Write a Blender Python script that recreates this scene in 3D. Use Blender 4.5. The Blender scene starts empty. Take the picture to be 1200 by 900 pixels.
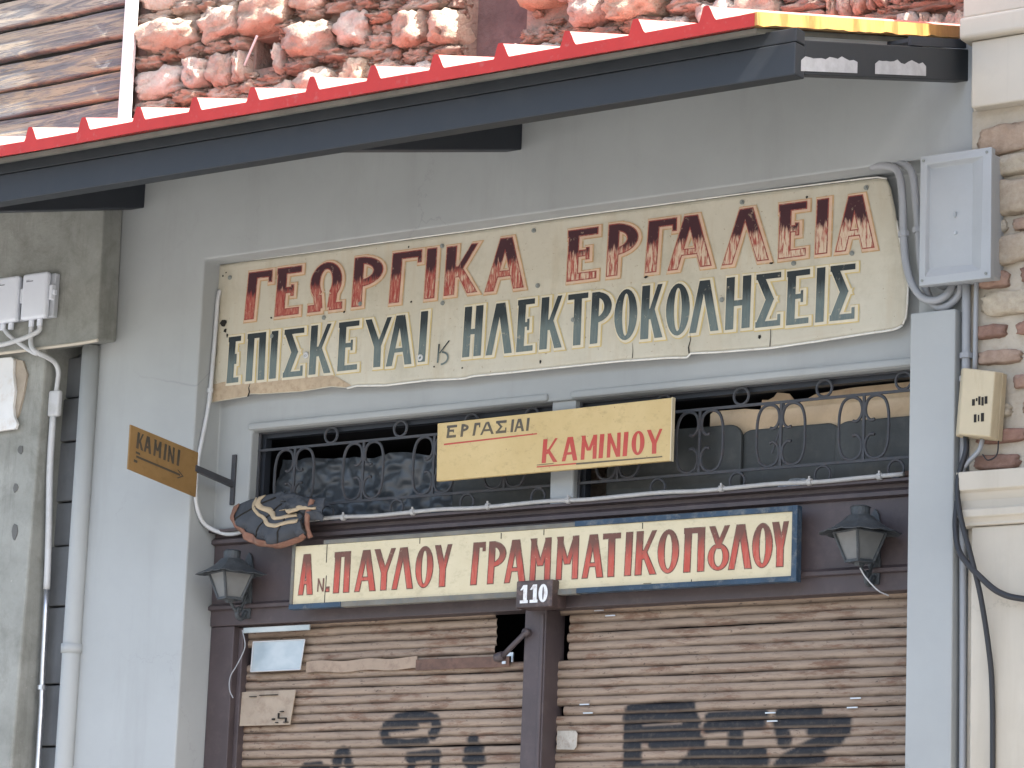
import bpy, bmesh, math, random
from math import sin, cos, pi, radians, sqrt
from mathutils import Vector, Matrix, noise as mnoise

S = bpy.context.scene
COL = S.collection
random.seed(11)

# ------------------------------------------------------------------ camera
cam = bpy.data.cameras.new('camera')
cam.sensor_width = 36.0
cam.lens = 36.0 * 3700.0 / 1200.0
cam.clip_end = 2000.0
cam.clip_start = 0.1
co = bpy.data.objects.new('camera', cam)
COL.objects.link(co)
yaw, pit, rol = radians(35.47421611), radians(11.48982603), radians(2.20786434)
fw = Vector((-sin(yaw)*cos(pit), cos(yaw)*cos(pit), sin(pit)))
rt = Vector((cos(yaw), sin(yaw), 0))
up = rt.cross(fw)
r2 = rt*cos(rol) + up*sin(rol)
u2 = -rt*sin(rol) + up*cos(rol)
M = Matrix.Identity(4)
for i in range(3):
    M[i][0] = r2[i]; M[i][1] = u2[i]; M[i][2] = -fw[i]
M[0][3], M[1][3], M[2][3] = 7.96189299, -11.17279414, 1.6
co.matrix_world = M
S.camera = co

# ------------------------------------------------------------------ light
SUNV = Vector((0.64, -0.075, 0.77)).normalized()
w = bpy.data.worlds.new('World')
S.world = w
w.use_nodes = True
nt = w.node_tree
sky = nt.nodes.new('ShaderNodeTexSky')
sky.sky_type = 'NISHITA'
sky.sun_disc = False
sky.sun_elevation = math.asin(SUNV.z)
sky.sun_rotation = math.atan2(SUNV.x, SUNV.y)
sky.air_density = 1.0
sky.dust_density = 4.0
sky.ozone_density = 0.4
bg = nt.nodes['Background']
bg.inputs['Strength'].default_value = 0.13
nt.links.new(sky.outputs[0], bg.inputs['Color'])
sl = bpy.data.lights.new('sun', 'SUN')
sl.energy = 4.6
sl.angle = radians(0.5)
sl.color = (1.0, 0.96, 0.9)
so = bpy.data.objects.new('sun', sl)
COL.objects.link(so)
so.rotation_euler = SUNV.to_track_quat('Z', 'Y').to_euler()
S.view_settings.view_transform = 'Standard'
S.view_settings.look = 'None'
S.view_settings.gamma = 1.0
S.view_settings.exposure = 2.2

# ------------------------------------------------------------------ helpers
def thing(name, label, cat, loc=(0, 0, 0), rz=0.0, group=None):
    o = bpy.data.objects.new(name, None)
    COL.objects.link(o)
    o.empty_display_size = 0.2
    o.location = loc
    o.rotation_euler = (0, 0, rz)
    o['label'] = label
    o['category'] = cat
    if group: o['group'] = group
    return o

def tag(o, label, cat, group=None):
    o['label'] = label; o['category'] = cat
    if group: o['group'] = group
    return o

class MB:
    """collects geometry; build() links it as one mesh object"""
    def __init__(self):
        self.v = []; self.f = []; self.mi = []; self.uv = {}; self.col = {}; self.cur = 0
    def add(self, vs, fs, col=None):
        b = len(self.v)
        self.v += [tuple(p) for p in vs]
        for f in fs:
            self.f.append(tuple(b+i for i in f)); self.mi.append(self.cur)
        if col is not None:
            for i in range(b, len(self.v)): self.col[i] = col
        return b
    def box(self, x0, x1, y0, y1, z0, z1, col=None):
        vs = [(x, y, z) for x in (x0, x1) for y in (y0, y1) for z in (z0, z1)]
        fs = [(0, 1, 3, 2), (4, 6, 7, 5), (0, 4, 5, 1), (2, 3, 7, 6), (0, 2, 6, 4), (1, 5, 7, 3)]
        self.add(vs, fs, col)
    def hexa(self, p, col=None):
        """8 points: bottom loop (4) then top loop (4)"""
        fs = [(3, 2, 1, 0), (4, 5, 6, 7), (0, 1, 5, 4), (1, 2, 6, 5), (2, 3, 7, 6), (3, 0, 4, 7)]
        self.add(p, fs, col)
    def prism(self, pts, d, axis='y', at=0.0, col=None):
        """extrude a 2D outline; axis y: pts are (x,z); x: pts are (y,z); z: pts are (x,y)"""
        n = len(pts)
        def P(p, t):
            return {'y': (p[0], t, p[1]), 'x': (t, p[0], p[1]), 'z': (p[0], p[1], t)}[axis]
        vs = [P(p, at) for p in pts] + [P(p, at+d) for p in pts]
        fs = [tuple(range(n)), tuple(range(2*n-1, n-1, -1))] + [(i, i+n, (i+1) % n + n, (i+1) % n) for i in range(n)]
        self.add(vs, fs, col)
    def tube(self, path, r, seg=8, cap=True, rs=None):
        P = [Vector(p) for p in path]; n = len(P); rings = []
        T = []
        for i in range(n):
            a = P[max(i-1, 0)]; b = P[min(i+1, n-1)]
            T.append((b-a).normalized())
        u = T[0].orthogonal().normalized()
        vs = []; fs = []
        for i in range(n):
            u = (u - T[i]*u.dot(T[i]))
            if u.length < 1e-6: u = T[i].orthogonal()
            u.normalize(); v = T[i].cross(u)
            rr = rs[i] if rs else r
            for k in range(seg):
                a = 2*pi*k/seg
                vs.append(P[i] + u*cos(a)*rr + v*sin(a)*rr)
        for i in range(n-1):
            for k in range(seg):
                k2 = (k+1) % seg
                fs.append((i*seg+k, i*seg+k2, (i+1)*seg+k2, (i+1)*seg+k))
        if cap:
            fs.append(tuple(range(seg-1, -1, -1))); fs.append(tuple(range((n-1)*seg, n*seg)))
        self.add(vs, fs)
    def ring(self, c, R, r, normal='y', seg=20, k=6):
        vs = []; fs = []
        for i in range(seg):
            a = 2*pi*i/seg
            for j in range(k):
                b = 2*pi*j/k
                q = R + r*cos(b); h = r*sin(b)
                if normal == 'y': vs.append((c[0]+q*cos(a), c[1]+h, c[2]+q*sin(a)))
                elif normal == 'x': vs.append((c[0]+h, c[1]+q*cos(a), c[2]+q*sin(a)))
                else: vs.append((c[0]+q*cos(a), c[1]+q*sin(a), c[2]+h))
        for i in range(seg):
            for j in range(k):
                i2 = (i+1) % seg; j2 = (j+1) % k
                fs.append((i*k+j, i*k+j2, i2*k+j2, i2*k+j))
        self.add(vs, fs)
    def disc(self, c, r, d, seg=12):
        """short cylinder standing out of a wall towards -y"""
        self.prism([(c[0]+r*cos(2*pi*i/seg), c[2]+r*sin(2*pi*i/seg)) for i in range(seg)], -d, 'y', c[1])
    def grid(self, fn, nu, nv, col=None):
        vs = [fn(i/nu, j/nv) for j in range(nv+1) for i in range(nu+1)]
        fs = [(j*(nu+1)+i, j*(nu+1)+i+1, (j+1)*(nu+1)+i+1, (j+1)*(nu+1)+i) for j in range(nv) for i in range(nu)]
        return self.add(vs, fs, col)
    def build(self, name, mats, parent=None, smooth=False, bevel=0.0, bseg=2, loc=None, angle=35, solid=0.0, weld=False):
        me = bpy.data.meshes.new(name)
        me.from_pydata(self.v, [], self.f)
        if not isinstance(mats, (list, tuple)): mats = [mats]
        for m in mats: me.materials.append(m)
        if len(mats) > 1: me.polygons.foreach_set('material_index', self.mi)
        if self.uv:
            ul = me.uv_layers.new(name='UVMap')
            for l in me.loops: ul.data[l.index].uv = self.uv.get(l.vertex_index, (0, 0))
        if self.col:
            ca = me.color_attributes.new('tint', 'FLOAT_COLOR', 'POINT')
            for i in range(len(self.v)):
                c = self.col.get(i, (1, 1, 1)); ca.data[i].color = (c[0], c[1], c[2], 1)
        bm = bmesh.new(); bm.from_mesh(me)
        if weld: bmesh.ops.remove_doubles(bm, verts=bm.verts, dist=1e-5)
        if not solid: bmesh.ops.recalc_face_normals(bm, faces=bm.faces)
        bm.to_mesh(me); bm.free()
        o = bpy.data.objects.new(name, me)
        COL.objects.link(o)
        if parent: o.parent = parent
        if loc: o.location = loc
        if smooth:
            for p in me.polygons: p.use_smooth = True
        if solid:
            md = o.modifiers.new('solid', 'SOLIDIFY'); md.thickness = solid; md.offset = 0
        if bevel > 0:
            md = o.modifiers.new('bevel', 'BEVEL'); md.width = bevel; md.segments = bseg
            md.limit_method = 'ANGLE'; md.angle_limit = radians(angle)
        return o

def spline(pts, n=8):
    """Catmull-Rom through the points"""
    P = [Vector(p) for p in pts]
    P = [P[0]*2-P[1]] + P + [P[-1]*2-P[-2]]
    out = []
    for i in range(1, len(P)-2):
        for k in range(n):
            t = k/n
            a, b, c, d = P[i-1], P[i], P[i+1], P[i+2]
            out.append(0.5*((2*b) + (c-a)*t + (2*a-5*b+4*c-d)*t*t + (3*b-a-3*c+d)*t**3))
    out.append(P[-2])
    return out

def structure(mb, name, m, **k):
    o = mb.build(name, m, **k); o['kind'] = 'structure'; return o

# ------------------------------------------------------------------ materials
class NT:
    def __init__(self, name):
        self.m = bpy.data.materials.new(name); self.m.use_nodes = True
        self.t = self.m.node_tree; self.b = self.t.nodes['Principled BSDF']
        self.tc = self.t.nodes.new('ShaderNodeTexCoord')
    def n(self, kind, **ins):
        nd = self.t.nodes.new(kind)
        for k, v in ins.items(): nd.inputs[k.replace('_', ' ')].default_value = v
        return nd
    def L(self, a, b): self.t.links.new(a, b)
    def coords(self, scale=(1, 1, 1), src='Object'):
        mp = self.n('ShaderNodeMapping'); mp.inputs['Scale'].default_value = scale
        self.L(self.tc.outputs[src], mp.inputs[0]); return mp.outputs[0]
    def noise(self, scale, detail=6, rough=0.6, vec=None, dist=0.0):
        nd = self.n('ShaderNodeTexNoise', Scale=scale, Detail=detail, Roughness=rough, Distortion=dist)
        self.L(vec if vec else self.coords(), nd.inputs['Vector']); return nd.outputs[0]
    def ramp(self, fac, stops, interp='LINEAR'):
        r = self.n('ShaderNodeValToRGB'); r.color_ramp.interpolation = interp
        e = r.color_ramp.elements
        while len(e) < len(stops): e.new(0.5)
        for el, (p, c) in zip(e, stops):
            el.position = p; el.color = (c, c, c, 1) if isinstance(c, (int, float)) else (*c, 1)
        self.L(fac, r.inputs[0]); return r.outputs[0]
    def mix(self, fac, a, b, mode='MIX'):
        mx = self.t.nodes.new('ShaderNodeMix'); mx.data_type = 'RGBA'; mx.blend_type = mode
        for v, s in ((fac, 0), (a, 6), (b, 7)):
            if isinstance(v, (int, float)): mx.inputs[s].default_value = v
            elif isinstance(v, tuple): mx.inputs[s].default_value = (*v, 1)
            else: self.L(v, mx.inputs[s])
        return mx.outputs[2]
    def math(self, op, a, b=0.0, clamp=False):
        m = self.t.nodes.new('ShaderNodeMath'); m.operation = op; m.use_clamp = clamp
        for i, v in enumerate((a, b)):
            if isinstance(v, (int, float)): m.inputs[i].default_value = v
            else: self.L(v, m.inputs[i])
        return m.outputs[0]
    def bump(self, h, strength=0.3, dist=0.01, normal=None):
        b = self.n('ShaderNodeBump', Strength=strength, Distance=dist)
        self.L(h, b.inputs['Height'])
        if normal: self.L(normal, b.inputs['Normal'])
        self.L(b.outputs[0], self.b.inputs['Normal']); return b.outputs[0]
    def done(self, col=None, rough=None, metal=None, spec=None):
        if col is not None:
            if isinstance(col, tuple): self.b.inputs['Base Color'].default_value = (*col, 1)
            else: self.L(col, self.b.inputs['Base Color'])
        if rough is not None:
            if isinstance(rough, (int, float)): self.b.inputs['Roughness'].default_value = rough
            else: self.L(rough, self.b.inputs['Roughness'])
        if metal is not None: self.b.inputs['Metallic'].default_value = metal
        if spec is not None: self.b.inputs['Specular IOR Level'].default_value = spec
        return self.m

def sc(c, k): return tuple(min(1.0, x*k) for x in c)

def painted(name, c, var=0.12, rough=0.55, scale=3.0, dirt=None, dirt_amt=0.25, bump=0.15, bscale=60, metal=0.0, streak=False, spec=0.4, bdist=0.004):
    t = NT(name)
    n1 = t.noise(scale, 8, 0.65)
    col = t.mix(t.ramp(n1, [(0.3, 0.0), (0.7, 1.0)]), sc(c, 1-var), sc(c, 1+var))
    if dirt:
        v = t.coords((1, 1, 0.18)) if streak else None
        n2 = t.noise(scale*2.7, 10, 0.7, v)
        col = t.mix(t.math('MULTIPLY', t.ramp(n2, [(0.5, 0.0), (0.72, 1.0)]), dirt_amt), col, dirt)
    n3 = t.noise(bscale, 5, 0.6)
    t.bump(n3, bump, bdist)
    r = t.ramp(n1, [(0.2, max(0.05, rough-0.1)), (0.8, min(1, rough+0.1))])
    return t.done(col, r, metal, spec)

def plaster(name, c, dirt=(0.2, 0.2, 0.19), amt=0.25, var=0.07):
    t = NT(name)
    big = t.noise(1.3, 8, 0.6)
    mid = t.noise(7.0, 8, 0.7)
    col = t.mix(t.ramp(big, [(0.3, 0.0), (0.7, 1.0)]), sc(c, 1-var), sc(c, 1+var))
    st = t.noise(3.5, 9, 0.7, t.coords((1, 1, 0.12)))
    col = t.mix(t.math('MULTIPLY', t.ramp(st, [(0.52, 0.0), (0.75, 1.0)]), amt), col, dirt)
    col = t.mix(t.math('MULTIPLY', t.ramp(mid, [(0.55, 0.0), (0.7, 1.0)]), amt*0.6), col, sc(c, 0.8))
    dr = t.noise(9, 8, 0.75, t.coords((1, 1, 0.05)))
    col = t.mix(t.math('MULTIPLY', t.ramp(dr, [(0.58, 0.0), (0.7, 1.0)]), amt*0.45), col, sc(c, 0.62))
    ck = t.n('ShaderNodeTexVoronoi'); ck.feature = 'DISTANCE_TO_EDGE'; ck.inputs['Scale'].default_value = 1.1
    wp = t.noise(3.0, 6, 0.7); t.L(t.mix(0.22, t.coords(), wp), ck.inputs['Vector'])
    cm = t.math('MULTIPLY', t.ramp(ck.outputs['Distance'], [(0.0, 1.0), (0.004, 0.0)]), t.ramp(t.noise(0.9, 3, 0.5), [(0.5, 0.0), (0.6, 1.0)]))
    col = t.mix(t.math('MULTIPLY', cm, 0.35), col, sc(c, 0.45))
    fine = t.noise(220, 3, 0.6)
    und = t.noise(9, 4, 0.5)
    h = t.math('ADD', t.math('MULTIPLY', fine, 0.25), und)
    t.bump(h, 0.22, 0.006)
    return t.done(col, 0.85, 0.0, 0.25)

M_PLASTER = plaster('grey_plaster', (0.35, 0.366, 0.366))
M_CASING = plaster('casing_paint', (0.345, 0.36, 0.358), amt=0.1)
M_CONCRETE = plaster('old_concrete', (0.285, 0.29, 0.265), dirt=(0.10, 0.095, 0.08), amt=0.8, var=0.22)
def old_concrete():
    t = NT('stained_concrete')
    a = t.noise(1.6, 9, 0.7); b_ = t.noise(4.5, 10, 0.75, None, 0.6)
    col = t.mix(t.ramp(a, [(0.35, 0.0), (0.65, 1.0)]), (0.20, 0.205, 0.185), (0.33, 0.335, 0.31))
    col = t.mix(t.math('MULTIPLY', t.ramp(b_, [(0.48, 0.0), (0.68, 1.0)]), 0.55), col, (0.15, 0.148, 0.128))
    d = t.noise(6, 9, 0.75, t.coords((1, 1, 0.1)))
    col = t.mix(t.math('MULTIPLY', t.ramp(d, [(0.54, 0.0), (0.7, 1.0)]), 0.5), col, (0.11, 0.108, 0.095))
    col = t.mix(t.math('MULTIPLY', t.ramp(t.noise(28, 6, 0.7), [(0.66, 0.0), (0.72, 1.0)]), 0.5), col, (0.42, 0.42, 0.39))
    t.bump(t.math('ADD', b_, t.math('MULTIPLY', t.noise(70, 5, 0.6), 0.4)), 0.4, 0.01)
    return t.done(col, 0.9, 0.0, 0.2)
M_CONCRETE = old_concrete()
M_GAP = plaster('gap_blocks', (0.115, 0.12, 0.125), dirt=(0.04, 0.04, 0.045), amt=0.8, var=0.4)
M_CREAM = plaster('cream_plaster', (0.51, 0.465, 0.39), dirt=(0.32, 0.27, 0.2), amt=0.35, var=0.08)
M_FASCIA = painted('dark_grey_metal', (0.025, 0.029, 0.034), 0.12, 0.55, 2, (0.045, 0.045, 0.045), 0.25, 0.08, 40, spec=0.3)
M_RAFTER = painted('rafter_paint', (0.022, 0.026, 0.034), 0.15, 0.55, 3)
M_SOFFIT = painted('soffit_board', (0.19, 0.19, 0.165), 0.2, 0.8, 4, (0.1, 0.09, 0.07), 0.4)
M_BROWN = painted('brown_frame_paint', (0.066, 0.051, 0.053), 0.16, 0.5, 5, (0.14, 0.11, 0.1), 0.3, 0.12, 80)
M_IRON = painted('wrought_iron', (0.05, 0.053, 0.06), 0.25, 0.6, 20, (0.09, 0.05, 0.035), 0.4)
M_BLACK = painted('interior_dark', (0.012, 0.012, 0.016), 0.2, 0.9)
M_CABLEGREY = painted('grey_conduit_plastic', (0.30, 0.31, 0.325), 0.06, 0.45)
M_WHITEPVC = painted('white_plastic', (0.52, 0.53, 0.54), 0.06, 0.45, 4, (0.3, 0.28, 0.24), 0.4)
M_SILLCABLE = painted('dusty_white_plastic', (0.36, 0.355, 0.345), 0.1, 0.6, 6, (0.2, 0.18, 0.16), 0.4)
M_BLACKCABLE = painted('black_cable', (0.025, 0.026, 0.03), 0.2, 0.5)
M_STEEL = painted('galvanised_steel', (0.55, 0.56, 0.58), 0.1, 0.35, 20, metal=0.9)
M_CABINET = painted('cabinet_paint', (0.345, 0.365, 0.38), 0.06, 0.45, 3, (0.3, 0.3, 0.3), 0.2, 0.05)
M_CREAMBOX = painted('cream_metal_box', (0.48, 0.41, 0.28), 0.08, 0.5, 6, (0.3, 0.2, 0.11), 0.45, 0.05, streak=True)
M_DARKHOLE = painted('dark_hole', (0.02, 0.018, 0.016), 0.1, 0.9)
M_LANTERN = painted('lantern_metal', (0.045, 0.052, 0.058), 0.3, 0.55, 18, (0.12, 0.12, 0.115), 0.4, 0.15, 90)

# red sheet metal
def m_red(name='red_roof_metal', a=(0.25, 0.0135, 0.0095), b=(0.30, 0.019, 0.014)):
    t = NT(name)
    n = t.noise(4, 8, 0.65)
    col = t.mix(t.ramp(n, [(0.3, 0.0), (0.7, 1.0)]), a, b)
    d = t.noise(26, 8, 0.7)
    col = t.mix(t.math('MULTIPLY', t.ramp(d, [(0.58, 0.0), (0.72, 1.0)]), 0.45), col, (0.26, 0.11, 0.10))
    t.bump(t.noise(12, 4, 0.5), 0.12, 0.01)
    return t.done(col, 0.42, 0.0, 0.35)
M_RED = m_red()
def m_gold():
    t = NT('yellow_edge_flashing')
    n = t.noise(3, 6, 0.6, t.coords((0.3, 2.4, 0.3)))
    col = t.mix(t.ramp(n, [(0.42, 0.0), (0.5, 1.0)]), (0.22, 0.11, 0.03), (0.40, 0.215, 0.06))
    d = t.noise(40, 8, 0.7)
    col = t.mix(t.math('MULTIPLY', t.ramp(d, [(0.55, 0.0), (0.7, 1.0)]), 0.4), col, (0.3, 0.15, 0.06))
    t.bump(t.noise(15, 4, 0.5), 0.2, 0.01)
    return t.done(col, 0.45, 0.0, 0.5)
M_GOLD = m_gold()

# ------------------------------------------------------------------ ground
gb = MB(); gb.box(-300, 300, -300, 300, -0.6, -0.14)
M_GROUND = painted('dry_ground', (0.18, 0.177, 0.17), 0.2, 0.95, 0.4)
structure(gb, 'ground', M_GROUND)
M_ASPHALT = painted('asphalt', (0.07, 0.07, 0.072), 0.2, 0.9, 0.8, bump=0.5, bscale=120)
rb = MB(); rb.box(-80, 80, -9.0, -2.4, -0.139, -0.13)
structure(rb, 'road', M_ASPHALT)
M_PAVE = painted('pavement_slabs', (0.34, 0.335, 0.325), 0.12, 0.85, 1.2, (0.16, 0.15, 0.14), 0.4)
pb = MB(); pb.box(-80, 80, -2.25, 0.3, -0.139, 0.0); pb.box(-80, 80, -16, -9.15, -0.139, 0.0)
structure(pb, 'pavement', M_PAVE)
M_KERB = painted('kerb_stone', (0.4, 0.39, 0.37), 0.1, 0.85, 2)
kb = MB(); kb.box(-80, 80, -2.4, -2.252, -0.138, 0.004); kb.box(-80, 80, -9.148, -9.0, -0.138, 0.004)
structure(kb, 'kerb', M_KERB, bevel=0.02)

# ------------------------------------------------------------------ shop building
SL = 0.2535
def zb(y): return 5.465 + SL*y          # underside of the rafters
shop = thing('shop_building', 'old grey plastered shop front with two brown rolling shutters and a red metal eave', 'shop', (0, 0, 0))

XC = [-2.525, -1.846, -1.64, 0.085, 0.21, 1.91, 2.02, 2.262]
ZC = [0.0, 3.87, 4.335, 5.16, 5.655]
dep = {}
for i in range(7):
    for k in range(4):
        d = 0.0
        if 1 <= i <= 5:
            if k == 0: d = None
            elif k == 1: d = None if i in (2, 4) else (0.20 if i == 3 else 0.18)
            elif k == 2: d = 0.18
        dep[(i, k)] = d
HOLE = 0.30
fb = MB()
def D(i, k):
    if i < 0 or i > 6 or k < 0 or k > 3: return 0.6
    return HOLE if dep[(i, k)] is None else dep[(i, k)]
for i in range(7):
    for k in range(4):
        x0, x1, z0, z1 = XC[i], XC[i+1], ZC[k], ZC[k+1]
        d = D(i, k)
        if dep[(i, k)] is not None:
            fb.add([(x0, d, z0), (x1, d, z0), (x1, d, z1), (x0, d, z1)], [(0, 1, 2, 3)])
        e = D(i+1, k)
        if abs(e-d) > 1e-6:
            fb.add([(x1, d, z0), (x1, e, z0), (x1, e, z1), (x1, d, z1)], [(0, 1, 2, 3)])
        e = D(i, k+1)
        if abs(e-d) > 1e-6:
            fb.add([(x0, d, z1), (x1, d, z1), (x1, e, z1), (x0, e, z1)], [(0, 1, 2, 3)])
        if i == 0:
            fb.add([(x0, d, z0), (x0, 0.6, z0), (x0, 0.6, z1), (x0, d, z1)], [(0, 1, 2, 3)])
wallo = fb.build('wall', M_PLASTER, shop, bevel=0.009, bseg=3, weld=True)
# rounded lip under the lintel and the dark room behind the openings
lb = MB(); lb.box(-1.66, 0.075, 0.166, 0.19, 4.338, 4.372); lb.box(0.2, 1.93, 0.166, 0.19, 4.338, 4.372)
lb.build('lintel_lip', M_PLASTER, shop, bevel=0.01)
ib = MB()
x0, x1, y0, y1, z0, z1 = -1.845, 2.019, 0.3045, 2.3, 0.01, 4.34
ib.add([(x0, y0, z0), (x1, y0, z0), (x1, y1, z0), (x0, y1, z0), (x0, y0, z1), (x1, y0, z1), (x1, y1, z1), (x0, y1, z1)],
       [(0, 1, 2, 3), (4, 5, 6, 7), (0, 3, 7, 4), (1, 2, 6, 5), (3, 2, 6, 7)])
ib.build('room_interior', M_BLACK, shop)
# pipe casing on the right
cb = MB(); cb.box(2.03, 2.233, -0.088, -0.001, 0.0, 4.49)
cb.build('pipe_casing', M_CASING, shop, bevel=0.006)
# downpipe on the left edge
dp = MB(); dp.tube([(-2.525, -0.022, z) for z in (0.02, 2, 3.3, 4.0, 4.79)], 0.045, 16)
for z in (3.3, 1.6): dp.tube([(-2.525, -0.022, z-0.022), (-2.525, -0.022, z+0.022)], 0.052, 16)
dp.build('downpipe', M_PLASTER, shop, smooth=True)

# ---- roof
YF = -1.52; XL, XR = -4.6, 2.13; YB = 1.32
def zd(y): return zb(y) + 0.205        # underside of the sheet
ribs = [-1.527+0.3165*k for k in range(-9, 12)]
def prof(x):
    h = 0.0
    for r in ribs:
        d = x - (r-0.035)
        if -0.035 <= d <= 0.042:
            if d < -0.014: t = (d+0.035)/0.021
            elif d < 0.004: t = 1.0
            else: t = (0.042-d)/0.038
            t = max(0, min(1, t)); h = max(h, 0.062*(t*t*(3-2*t)*0.75+t*0.25))
    return h
xs = sorted(set([XL, XR] + [XL+(XR-XL)*i/90 for i in range(91)] + [r-0.035+o for r in ribs for o in (-0.035, -0.031, -0.027, -0.022, -0.018, -0.014, -0.005, 0.004, 0.01, 0.017, 0.024, 0.031, 0.037, 0.042) if XL < r-0.035+o < XR]))
roof = MB()
ys = [YF, -1.1, -0.7, -0.3, 0.1, 0.5, 0.9, YB]
TH = 0.042
def wob(x): return 0.004*mnoise.noise(Vector((x*1.7, 3.1, 0)))
vs = []
for y in ys:
    for x in xs: vs.append((x, y, zd(y)+TH+prof(x)+wob(x)))
n = len(xs)
fs = [(j*n+i, j*n+i+1, (j+1)*n+i+1, (j+1)*n+i) for j in range(len(ys)-1) for i in range(n-1)]
roof.add(vs, fs)
M_REDTOP = m_red('sunlit_roof_metal', (0.52, 0.16, 0.14), (0.60, 0.21, 0.185))  # paler copy of the roof red, with the sun's glare put into the colour
ro = roof.build('roof', M_REDTOP, shop)
roof = MB()
# closing profile along the eave: front face, a short return underneath
vs = []
for x in xs:
    vs.append((x, YF-0.003, zd(YF)+TH+prof(x)+wob(x)+0.003)); vs.append((x, YF-0.003, zd(YF)-0.006+wob(x)*1.5)); vs.append((x, YF+0.05, zd(YF+0.05)-0.004))
fs = []
for i in range(n-1):
    fs += [(3*i, 3*i+1, 3*i+4, 3*i+3), (3*i+1, 3*i+2, 3*i+5, 3*i+4)]
roof.add(vs, fs)
roof.build('eave_flashing', M_RED, ro)
# yellowed edge flashing along the right side
gb = MB()
NG = 40
def gj(i, k): return 0.006*mnoise.noise(Vector((i*0.45, k*9.0, 1)))
vs = []; fs = []
for i in range(NG+1):
    y = YF + (0.2-YF)*i/NG
    lowj = gj(i, 1)*1.6
    vs += [(XR+0.012+gj(i, 2)*0.6, y, zd(y)-0.002+lowj), (XR+0.008+gj(i, 3)*0.6, y, zd(y)+TH+0.008), (XR-0.06, y, zd(y)+TH+0.006), (XR-0.02, y, zd(y)-0.004+lowj*0.3)]
for i in range(NG):
    for k in range(4):
        a = 4*i+k; b = 4*i+(k+1) % 4
        fs.append((a, b, b+4, a+4))
gb.add(vs, fs + [(0, 1, 2, 3), (4*NG+3, 4*NG+2, 4*NG+1, 4*NG)])
gb.build('edge_flashing', M_GOLD, ro)
# deck seen from below
sb = MB()
sb.hexa([(XL, YF+0.06, zd(YF+0.06)-0.026), (XR-0.03, YF+0.06, zd(YF+0.06)-0.026), (XR-0.03, YB, zd(YB)-0.026), (XL, YB, zd(YB)-0.026),
         (XL, YF+0.06, zd(YF+0.06)-0.006), (XR-0.03, YF+0.06, zd(YF+0.06)-0.006), (XR-0.03, YB, zd(YB)-0.006), (XL, YB, zd(YB)-0.006)])
sb.build('roof_deck', M_SOFFIT, ro)
fb = MB()
def slat(mb, x0, x1, ya, yb_, lo, hi):
    mb.hexa([(x0, ya, zb(ya)+lo), (x1, ya, zb(ya)+lo), (x1, yb_, zb(yb_)+lo), (x0, yb_, zb(yb_)+lo),
             (x0, ya, zb(ya)+hi), (x1, ya, zb(ya)+hi), (x1, yb_, zb(yb_)+hi), (x0, yb_, zb(yb_)+hi)])
slat(fb, XR-0.055, XR-0.032, -1.32, 0.0, 0.139, 0.178)
fb.build('side_board', M_PLASTER, ro)
# front beam, batten on top of it, side beam
fb = MB()
yb0, yb1 = -1.40, -1.33
XE = 2.236
z0 = zb(-1.4)
fb.box(XL, XE, yb0, yb1, z0, z0+0.128)
fb.build('front_beam', M_FASCIA, ro, bevel=0.005)
fb = MB(); fb.box(XL, XE, yb0+0.006, yb1, z0+0.132, z0+0.186)
fb.build('batten', M_FASCIA, ro, bevel=0.004)
fb = MB()
def slat(mb, x0, x1, ya, yb_, lo, hi):
    mb.hexa([(x0, ya, zb(ya)+lo), (x1, ya, zb(ya)+lo), (x1, yb_, zb(yb_)+lo), (x0, yb_, zb(yb_)+lo),
             (x0, ya, zb(ya)+hi), (x1, ya, zb(ya)+hi), (x1, yb_, zb(yb_)+hi), (x0, yb_, zb(yb_)+hi)])
slat(fb, XE-0.06, XE-0.001, yb1+0.001, 0.02, 0.0, 0.136)
fb.build('side_beam', M_FASCIA, ro, bevel=0.004)
fb = MB(); slat(fb, XE-0.012, XE+0.0005, -0.5, -0.02, 0.139, 0.177)
fb.box(1.2, 2.225, -0.44, -0.36, zb(-0.36)+0.14, zb(-0.44)+0.176)
fb.build('batten', M_RAFTER, ro)
for X in (0.004, -2.255, 1.13):
    if X == 1.13: continue
    fb = MB(); slat(fb, X-0.09, X, yb1+0.001, 0.001, 0.0, 0.125)
    fb.build('rafter', M_RAFTER, ro, bevel=0.006)
# patches of sunlight on the side beam, painted as pale strips
def sun_patch(ya, yb_, seed):
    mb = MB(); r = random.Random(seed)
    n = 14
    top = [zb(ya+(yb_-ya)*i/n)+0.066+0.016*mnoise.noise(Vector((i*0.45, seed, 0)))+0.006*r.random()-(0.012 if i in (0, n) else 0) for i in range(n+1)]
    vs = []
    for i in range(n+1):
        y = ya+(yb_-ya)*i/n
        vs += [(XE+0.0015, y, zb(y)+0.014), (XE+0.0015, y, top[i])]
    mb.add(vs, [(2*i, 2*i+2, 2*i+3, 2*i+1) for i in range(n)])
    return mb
M_SUNPATCH = painted('painted_sunlight', (0.36, 0.37, 0.385), 0.2, 0.6, 14)
rm = sun_patch(-1.36, -0.93, 3)
t2 = sun_patch(-0.79, -0.37, 8); rm.add(t2.v, t2.f)
rm.build('painted_sun_patch', M_SUNPATCH, ro)

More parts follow.
